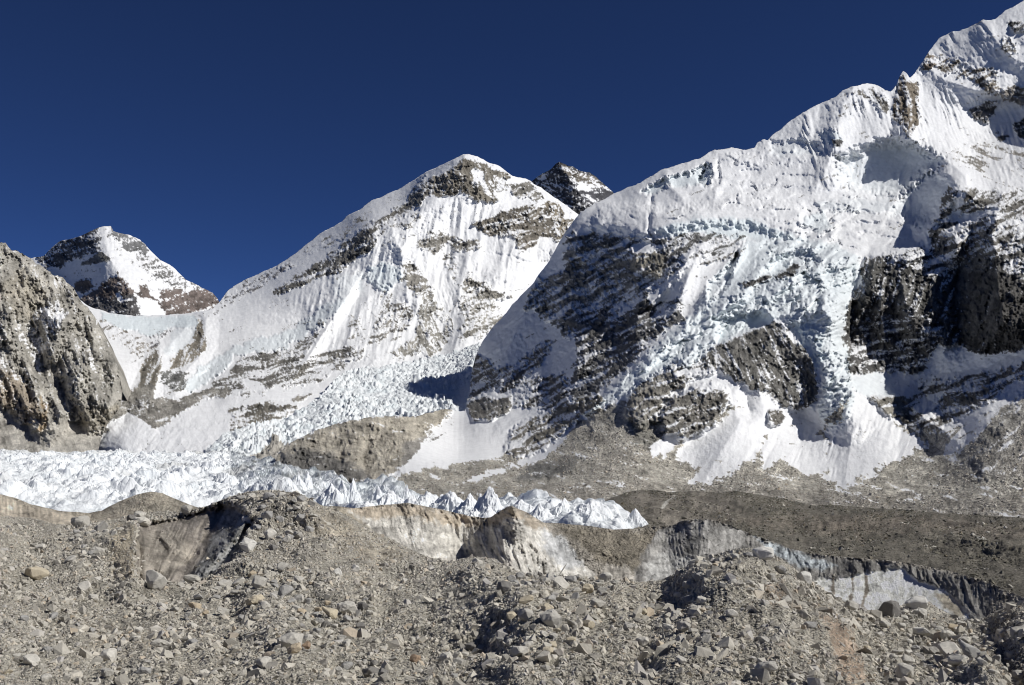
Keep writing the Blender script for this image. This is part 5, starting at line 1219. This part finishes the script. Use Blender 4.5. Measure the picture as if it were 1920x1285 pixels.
NAMED = [
 (465, 977, 36, 'w', 'large pale block perched on the right rim of the ice pit'),
 (452, 933, 18, 'g', 'dark grey rounded boulder on the crest above the ice pit'),
 (505, 1019, 26, 'p', 'upright pale boulder on the slope right of the ice pit'),
 (536, 1030, 20, 'm', 'grey boulder next right of the upright pale one'),
 (463, 1034, 32, 'w', 'flat whitish slab leaning at the right edge of the ice pit'),
 (558, 1013, 18, 'm', 'small grey boulder on the upper slope, outermost right of the pit group'),
 (291, 1108, 42, 'p', 'broad pale boulder blocking the lower mouth of the ice pit'),
 (360, 1088, 30, 'm', 'angular boulder standing at the foot of the striped ice'),
 (76, 1028, 16, 'p', 'lower of two small pale boulders on the far left slope'),
 (64, 1017, 14, 'm', 'upper of two small boulders on the far left slope'),
 (69, 1073, 38, 'y', 'long yellowish flat boulder alone on the left slope'),
 (131, 1064, 16, 'p', 'small upright pale stone right of the long yellowish boulder'),
 (157, 1114, 23, 'p', 'pale wedge shaped boulder, upper of a touching pair at left'),
 (175, 1128, 18, 'p', 'lower boulder of the touching pair at left'),
 (182, 1037, 24, 'm', 'flat boulder left of the sandy gully beside the pit'),
 (261, 966, 20, 'p', 'upright pale boulder over the dark hole at the pit top'),
 (264, 982, 28, 'p', 'pale slab lying over the dark hole at the pit top'),
 (246, 976, 16, 'd', 'dark boulder beside the hole at the pit top'),
 (350, 955, 22, 'm', 'tilted slab on the skyline above the ice pit'),
 (150, 981, 30, 'm', 'wide flat slab at the right end of the tan ice wall'),
 (190, 993, 26, 'g', 'grey slab just under the wide flat one near the ice wall'),
 (421, 1104, 24, 'p', 'pale boulder below the right corner of the pit'),
 (447, 1103, 22, 'p', 'second pale boulder below the right corner of the pit'),
 (485, 1105, 26, 'm', 'squarish boulder, third from the pit corner'),
 (532, 1077, 32, 'm', 'long low slab on the slope under the pit mound'),
 (535, 1126, 27, 'g', 'boulder with a broad dark face under the low slab'),
 (478, 1136, 30, 'y', 'lumpy buff boulder below the pit group'),
 (417, 1149, 28, 'm', 'low grey boulder under the ice pit, left of the buff one'),
 (365, 1151, 22, 't', 'tan boulder with a dark hollow beside it under the pit'),
 (303, 1152, 22, 'p', 'pale boulder directly below the broad pit mouth boulder'),
 (616, 1150, 33, 'y', 'left of the two big pale boulders heading the rock cluster'),
 (652, 1150, 35, 'p', 'right of the two big pale boulders heading the rock cluster'),
 (545, 1207, 44, 'p', 'largest pale faceted boulder at the foot of the rock cluster'),
 (574, 1214, 17, 'b', 'brown stone touching the largest faceted boulder'),
 (554, 1236, 27, 't', 'tan block right under the largest faceted boulder'),
 (494, 1261, 32, 'p', 'tall pale boulder near the bottom edge, left of centre'),
 (680, 1195, 20, 'p', 'pale pointed stone right of the rock cluster'),
 (712, 1194, 18, 'm', 'blocky stone next to the pale pointed one'),
 (204, 1241, 31, 'p', 'pale boulder with a black shadow at lower left'),
 (58, 1249, 30, 'p', 'pale boulder over a dark gap near the lower left corner'),
 (200, 1272, 28, 'm', 'flat topped boulder at the bottom edge, lower left'),
 (270, 1267, 26, 'g', 'grey boulder beside the flat topped one at the bottom edge'),
 (299, 1218, 34, 'm', 'long pale slab lying across the lower left gravel'),
 (16, 1268, 20, 'y', 'buff boulder in the lower left corner'),
 (633, 1090, 15, 'w', 'small white stone on the sandy slope'),
 (667, 1084, 15, 'w', 'white upright stone right of the small white one'),
 (560, 1095, 17, 'p', 'pale slab stone between the low slab and the white stones'),
 (650, 1256, 24, 'g', 'grey flat boulder in the bottom gravel left of centre'),
 (635, 1266, 20, 'p', 'pale boulder overlapping the grey flat one'),
 (694, 1268, 27, 'd', 'dark grey boulder at the bottom edge left of centre'),
 (777, 1240, 18, 'b', 'dark brown upright stone in the bottom gravel'),
 (611, 1174, 17, 'd', 'dark round stone inside the rock cluster'),
 (573, 1183, 17, 't', 'tan stone inside the rock cluster'),
 (985, 1138, 27, 'y', 'buff boulder in front of the shaded hollow at centre'),
 (985, 1165, 31, 'm', 'grey upright boulder under the buff one at centre'),
 (1026, 1155, 24, 'y', 'yellowish flat topped boulder on the central mound'),
 (1034, 1178, 37, 'm', 'large angular grey boulder at the middle of the central mound'),
 (975, 1227, 32, 'p', 'pale three sided boulder under the central mound'),
 (1037, 1087, 33, 'p', 'pale broken boulder topmost on the central crest'),
 (1023, 1103, 23, 'm', 'boulder leaning left under the topmost crest boulder'),
 (1052, 1103, 27, 'p', 'rounded pale boulder under the topmost crest boulder'),
 (1070, 1091, 20, 'g', 'small grey boulder right behind the rounded crest boulder'),
 (1103, 1107, 24, 'y', 'buff boulder on the crest, between the two crest heaps'),
 (1125, 1096, 26, 'm', 'square boulder of the right crest heap'),
 (1136, 1083, 24, 'p', 'flat pale boulder on top of the right crest heap'),
 (1123, 1148, 31, 'm', 'big flat slab face up on the central slope'),
 (946, 1118, 28, 'd', 'dark boulder at the edge of the shaded hollow'),
 (895, 1060, 17, 'p', 'pale boulder on the gravel hump before the tan ice cliff'),
 (1105, 1182, 22, 'y', 'yellow tinged stone below the big flat slab'),
 (1282, 1187, 24, 'm', 'grey boulder on the ridge right of the central slope'),
 (1253, 1190, 22, 'p', 'pale boulder just left of the grey ridge boulder'),
 (1207, 1221, 24, 'p', 'pale rounded boulder low on the central slope'),
 (1180, 1192, 24, 'm', 'flat grey stone above the pale rounded boulder'),
 (1205, 1164, 20, 'y', 'buff stone up the slope from the flat grey one'),
 (1256, 1104, 22, 'm', 'boulder in the saddle between the two mounds'),
 (1027, 1235, 18, 'y', 'narrow buff stone standing right of the three sided boulder'),
 (1278, 1253, 22, 'p', 'pale stone at the bottom edge right of centre'),
 (1430, 1052, 37, 'w', 'big whitish boulder on the summit of the right mound'),
 (1508, 1092, 28, 'w', 'whitish oblong boulder on the right shoulder of the mound'),
 (1720, 1132, 36, 'w', 'large pale boulder standing before the white ice face'),
 (1597, 1143, 24, 'm', 'boulder peeping over the ridge under the white ice face'),
 (1665, 1152, 42, 'd', 'wide dark boulder beside the large pale one'),
 (1728, 1190, 30, 'w', 'white upright boulder below the large pale one'),
 (1781, 1229, 33, 'p', 'pale boulder in the right hand block field'),
 (1814, 1230, 42, 'g', 'long grey slab in the right hand block field'),
 (1435, 1264, 42, 'p', 'large cracked pale boulder at the bottom edge, right of centre'),
 (1697, 1271, 35, 'p', 'broad pale boulder at the bottom of the right hand block field'),
 (1371, 1156, 21, 'p', 'pale stone in the middle of the right mound'),
 (1267, 1164, 19, 'p', 'pale stone at the left foot of the right mound'),
 (1519, 1184, 21, 'g', 'dark faced stone at the upper end of the rust coloured gravel'),
 (1475, 1127, 18, 'm', 'small stone on the right flank of the mound'),
 (1628, 1220, 19, 'y', 'buff stone right of the rust coloured gravel'),
 (1430, 1215, 25, 'p', 'pale leaning stone above the large cracked boulder'),
 (1690, 1176, 24, 'm', 'grey boulder left of the white upright one'),
 (1796, 1254, 37, 'p', 'pale block under the long grey slab'),
 (1326, 1217, 19, 'm', 'rounded stone low on the right mound'),
 (1913, 1198, 30, 'm', 'grey boulder at the right edge of the picture'),
 (1727, 1154, 26, 'p', 'pale slab fallen under the large pale boulder'),
 (1789, 1176, 20, 't', 'tan boulder behind the right hand block field'),
 (1912, 1267, 27, 'p', 'pale boulder in the lower right corner'),
 (1302, 1150, 20, 'm', 'grey stone up the left flank of the right mound'),
]
for px_, py_, w_, t_, lab in NAMED:
    boulder(px_, py_, w_, t_, lab, G)
GROUPS = [
 ([(385, 948), (440, 930), (560, 922), (600, 950), (590, 1000), (520, 1050), (470, 1050), (485, 990), (465, 955)], 24, (12, 20), 'gg mmdpp', 'boulder in the jumble on the mound right of the pit', 'boulders on the pit mound'),
 ([(150, 995), (240, 990), (245, 1040), (150, 1050), (100, 1010)], 16, (11, 17), 'mmpg', 'boulder in the heap left of the pit', 'boulders in the heap left of the pit'),
 ([(290, 1120), (420, 1090), (520, 1070), (600, 1090), (560, 1160), (400, 1170), (290, 1165)], 22, (12, 20), 'mpgt', 'boulder on the ledge under the pit', 'boulders on the ledge under the pit'),
 ([(540, 1135), (600, 1125), (700, 1140), (700, 1180), (600, 1230), (530, 1215)], 26, (12, 21), 'gmpgtd', 'block inside the dark rock cluster', 'blocks of the dark rock cluster'),
 ([(940, 1090), (1000, 1075), (1160, 1090), (1150, 1120), (1000, 1130)], 24, (12, 22), 'mpmg', 'block in the heaps along the central crest', 'blocks along the central crest'),
 ([(930, 1150), (1010, 1150), (1100, 1200), (1050, 1260), (950, 1265)], 14, (14, 22), 'gmpy', 'block on the slope under the central crest', 'blocks under the central crest'),
 ([(1240, 1085), (1330, 1050), (1420, 1040), (1480, 1080), (1400, 1140), (1270, 1150)], 22, (12, 20), 'mgpm', 'block on the right mound', 'blocks of the right mound'),
 ([(1600, 1150), (1720, 1150), (1850, 1180), (1900, 1285), (1680, 1285), (1640, 1200)], 28, (13, 26), 'mpgpm', 'boulder in the block field at right', 'boulders of the right hand block field'),
 ([(0, 1160), (300, 1160), (450, 1200), (450, 1285), (0, 1285)], 14, (14, 22), 'mpg', 'boulder scattered on the lower left gravel', 'boulders scattered at lower left'),
 ([(620, 1215), (900, 1190), (920, 1285), (560, 1285)], 12, (14, 22), 'mpgd', 'boulder in the bottom gravel left of centre', 'boulders scattered at bottom centre'),
]
def inside(poly, x, y):
    return float(poly_sd(np.array([x], f32), np.array([y], f32), poly)[0]) > 0
rg_ = random.Random(77)
taken = [(a, b, c) for a, b, c, _, _ in NAMED]
for poly, n, (lo, hi), tn, lab, grp in GROUPS:
    made = []
    xs_ = [q[0] for q in poly]; ys_ = [q[1] for q in poly]; c_ = 0; tries = 0
    tn = tn.replace(' ', '')
    while c_ < n and tries < 4000:
        tries += 1
        x = rg_.uniform(min(xs_), max(xs_)); y = rg_.uniform(min(ys_), max(ys_)); w = lo + (hi - lo) * rg_.random() ** 1.8
        if not inside(poly, x, y) or inside(PIT, x, y) or any(math.hypot(x - a, (y - b) * 1.3) < .42 * (w + c) for a, b, c in taken): continue
        taken.append((x, y, w)); c_ += 1
        t_ = rg_.choice(tn); made.append((x, t_, boulder(x, y, w, t_, lab, grp, rnd=rg_)))

    WORDS = {'g': 'grey', 'm': 'light grey', 'p': 'pale', 'd': 'dark', 't': 'tan', 'y': 'buff'}
    ORD = ['leftmost', 'second', 'third', 'fourth', 'fifth', 'sixth', 'seventh', 'eighth', 'ninth', 'tenth', 'eleventh', 'twelfth', 'thirteenth', 'fourteenth', 'fifteenth', 'sixteenth']
    for t_ in set(m_[1] for m_ in made):
        row = sorted([m_ for m_ in made if m_[1] == t_], key=lambda v: v[0])
        for k_, (_, _, ob_) in enumerate(row):
            if len(row) == 1: w_ = 'the only ' + WORDS[t_]
            elif k_ == 0: w_ = 'leftmost ' + WORDS[t_]
            elif k_ == len(row) - 1: w_ = 'rightmost ' + WORDS[t_]
            else: w_ = ORD[k_] + ' ' + WORDS[t_]
            ob_['label'] = w_ + ' ' + lab + ('' if len(row) == 1 or k_ in (0, len(row) - 1) else ', from left')

# ------------------------------------------------------------------ single ice pinnacles of the near glacier edge
def pinnacle(px, tip, wpx, D, label, seed, sharp=1.0, lean=0.0, group='ice pinnacles along the near edge of the glacier'):
    n = 60
    rs = random.Random(seed * 13 + 5)
    w = wpx * D / F_PX * 1.35
    gx_, gy_ = np.meshgrid(np.linspace(-.5, .5, n), np.linspace(-.5, .5, n))
    tx, ty, tz = [float(v) for v in at(np.array(float(px)), np.array(float(tip)), np.array(float(D)))]
    base = float(np.interp(D, [350, 450, 600, 800, 1100, 1500, 2400], [-44, -48, -60, -71, -77, -78, -79])) - 4
    Hh = tz - base
    wu = gx_ + .07 * fbm(gx_ * 5 + seed, gy_ * 5, 3, seed); wv = gy_ + .07 * fbm(gx_ * 5 + 9, gy_ * 5 + seed, 3, seed + 1)
    peaks = [(0.0, 0.0, 1.0)] + [(rs.uniform(-.3, .3), rs.uniform(-.25, .2), rs.uniform(.5, .93)) for _ in range(2 + (wpx > 55) * 2 + (sharp < .75) * 2)]
    h = np.zeros((n, n)); 
    for q_, (cx, cy, hh) in enumerate(peaks):
        du, dv = wu - cx, wv - cy
        an = rs.uniform(0, 3.14)
        a_, b_ = du * math.cos(an) + dv * math.sin(an), -du * math.sin(an) + dv * math.cos(an)
        d_ = np.maximum(np.abs(a_) * 1.35, np.abs(b_) * .8 + np.abs(a_) * .35) * .55 + .45 * np.sqrt(du ** 2 + dv ** 2)
        ang = np.arctan2(dv, du)
        fl = fbm(ang * 3.1 + 40, d_ * 2.0 + seed, 3, seed + q_, ridged=True)
        d_ = d_ * (1 - .16 * fl * np.clip(d_ * 8, 0, 1))
        h = np.maximum(h, hh * np.clip(1 - d_ / (.37 + .13 * hh), 0, 1) ** (.9 * sharp + .1))
    h = h + .10 * np.clip(h * 2, 0, 1) * fbm(gx_ * 7, gy_ * 7, 4, seed + 5, ridged=True) + .03 * fbm(gx_ * 22, gy_ * 22, 3, seed + 6)
    r = np.sqrt(gx_ ** 2 + gy_ ** 2) * 2.05
    h = h * (1 - sstep(.8, 1.0, r)); h = h / h.max()
    X = tx + (gx_ + lean * h) * w; Y = D + gy_ * w * 1.15; Z = base + Hh * h
    k = np.unravel_index(h.argmax(), h.shape); X = X - (X[k] - tx)
    Z = np.where(r > 1.02, base - 2, Z)
    idx = np.arange(n * n).reshape(n, n)
    q = np.stack([idx[:-1, :-1], idx[:-1, 1:], idx[1:, 1:], idx[1:, :-1]], -1).reshape(-1, 4)
    kk = (r.ravel()[q] < 1.12).any(1); q = q[kk]
    used = np.zeros(n * n, bool); used[q.ravel()] = True; rm = np.cumsum(used) - 1
    P = np.stack([X, Y, Z], -1).reshape(-1, 3)[used]
    m_ = len(P)
    o = make_mesh('ice_pinnacle', P, rm[q], [], M_ICE, {'snow': np.ones(m_), 'ice': (.08 + .35 * (1 - h)).ravel()[used], 'grav': np.zeros(m_)}, np.full((m_, 3), .3), smooth=False)
    o['category'] = 'ice pinnacle'; o['label'] = label; o['group'] = group
PIN = [
 (1112, 938, 120, 415, 'broad domed ice pinnacle near the right end of the glacier', 1, .55),
 (1192, 953, 58, 420, 'sharp ice pyramid at the right tip of the glacier', 2, 1.0),
 (1160, 962, 50, 410, 'low ice hump between the dome and the sharp end pyramid', 3, .9),
 (1058, 934, 80, 440, 'pointed ice pinnacle just left of the broad dome', 4, .8),
 (1012, 944, 90, 425, 'ice pinnacle sloping down toward the notch left of the dome', 5, .8),
 (975, 936, 90, 440, 'wide ice ridge pinnacle behind the tan ice cliff top', 6, .7),
 (918, 912, 70, 480, 'tall sharp ice pinnacle above the peak of the tan ice cliff', 7, 1.1),
 (915, 945, 80, 420, 'steep ice fin with a shaded left side, in front of the tall sharp one', 8, 1.0),
 (882, 924, 80, 500, 'rounded ice pinnacle left of the tall sharp one', 9, .8),
 (845, 920, 80, 520, 'blocky ice pinnacle in the middle of the near row', 10, .7),
 (800, 920, 80, 540, 'low blocky ice pinnacle left of the middle of the near row', 11, .7),
 (762, 908, 38, 600, 'thin needle of ice standing over the near row', 12, 1.2),
 (730, 918, 70, 590, 'ice pinnacle beside the thin needle', 13, .8),
 (708, 908, 44, 620, 'narrow ice tooth before the dark foot of the rock hump', 14, 1.1),
 (662, 896, 44, 700, 'leaning ice tooth below the rock hump', 15, 1.1),
 (642, 900, 46, 720, 'small ice tooth touching the leaning one', 16, 1.0),
 (577, 884, 40, 820, 'twin pointed ice tooth at the left foot of the rock hump', 17, 1.1),
 (560, 888, 46, 800, 'squat ice tooth left of the twin pointed one', 18, .9),
 (690, 940, 80, 520, 'dark sided ice pinnacle behind the moraine shoulder', 19, .9),
 (620, 905, 60, 700, 'rounded ice tooth below the left part of the rock hump', 20, .9),
]
for a in PIN: pinnacle(a[0], a[1], a[2], a[3], a[4], a[5], a[6])
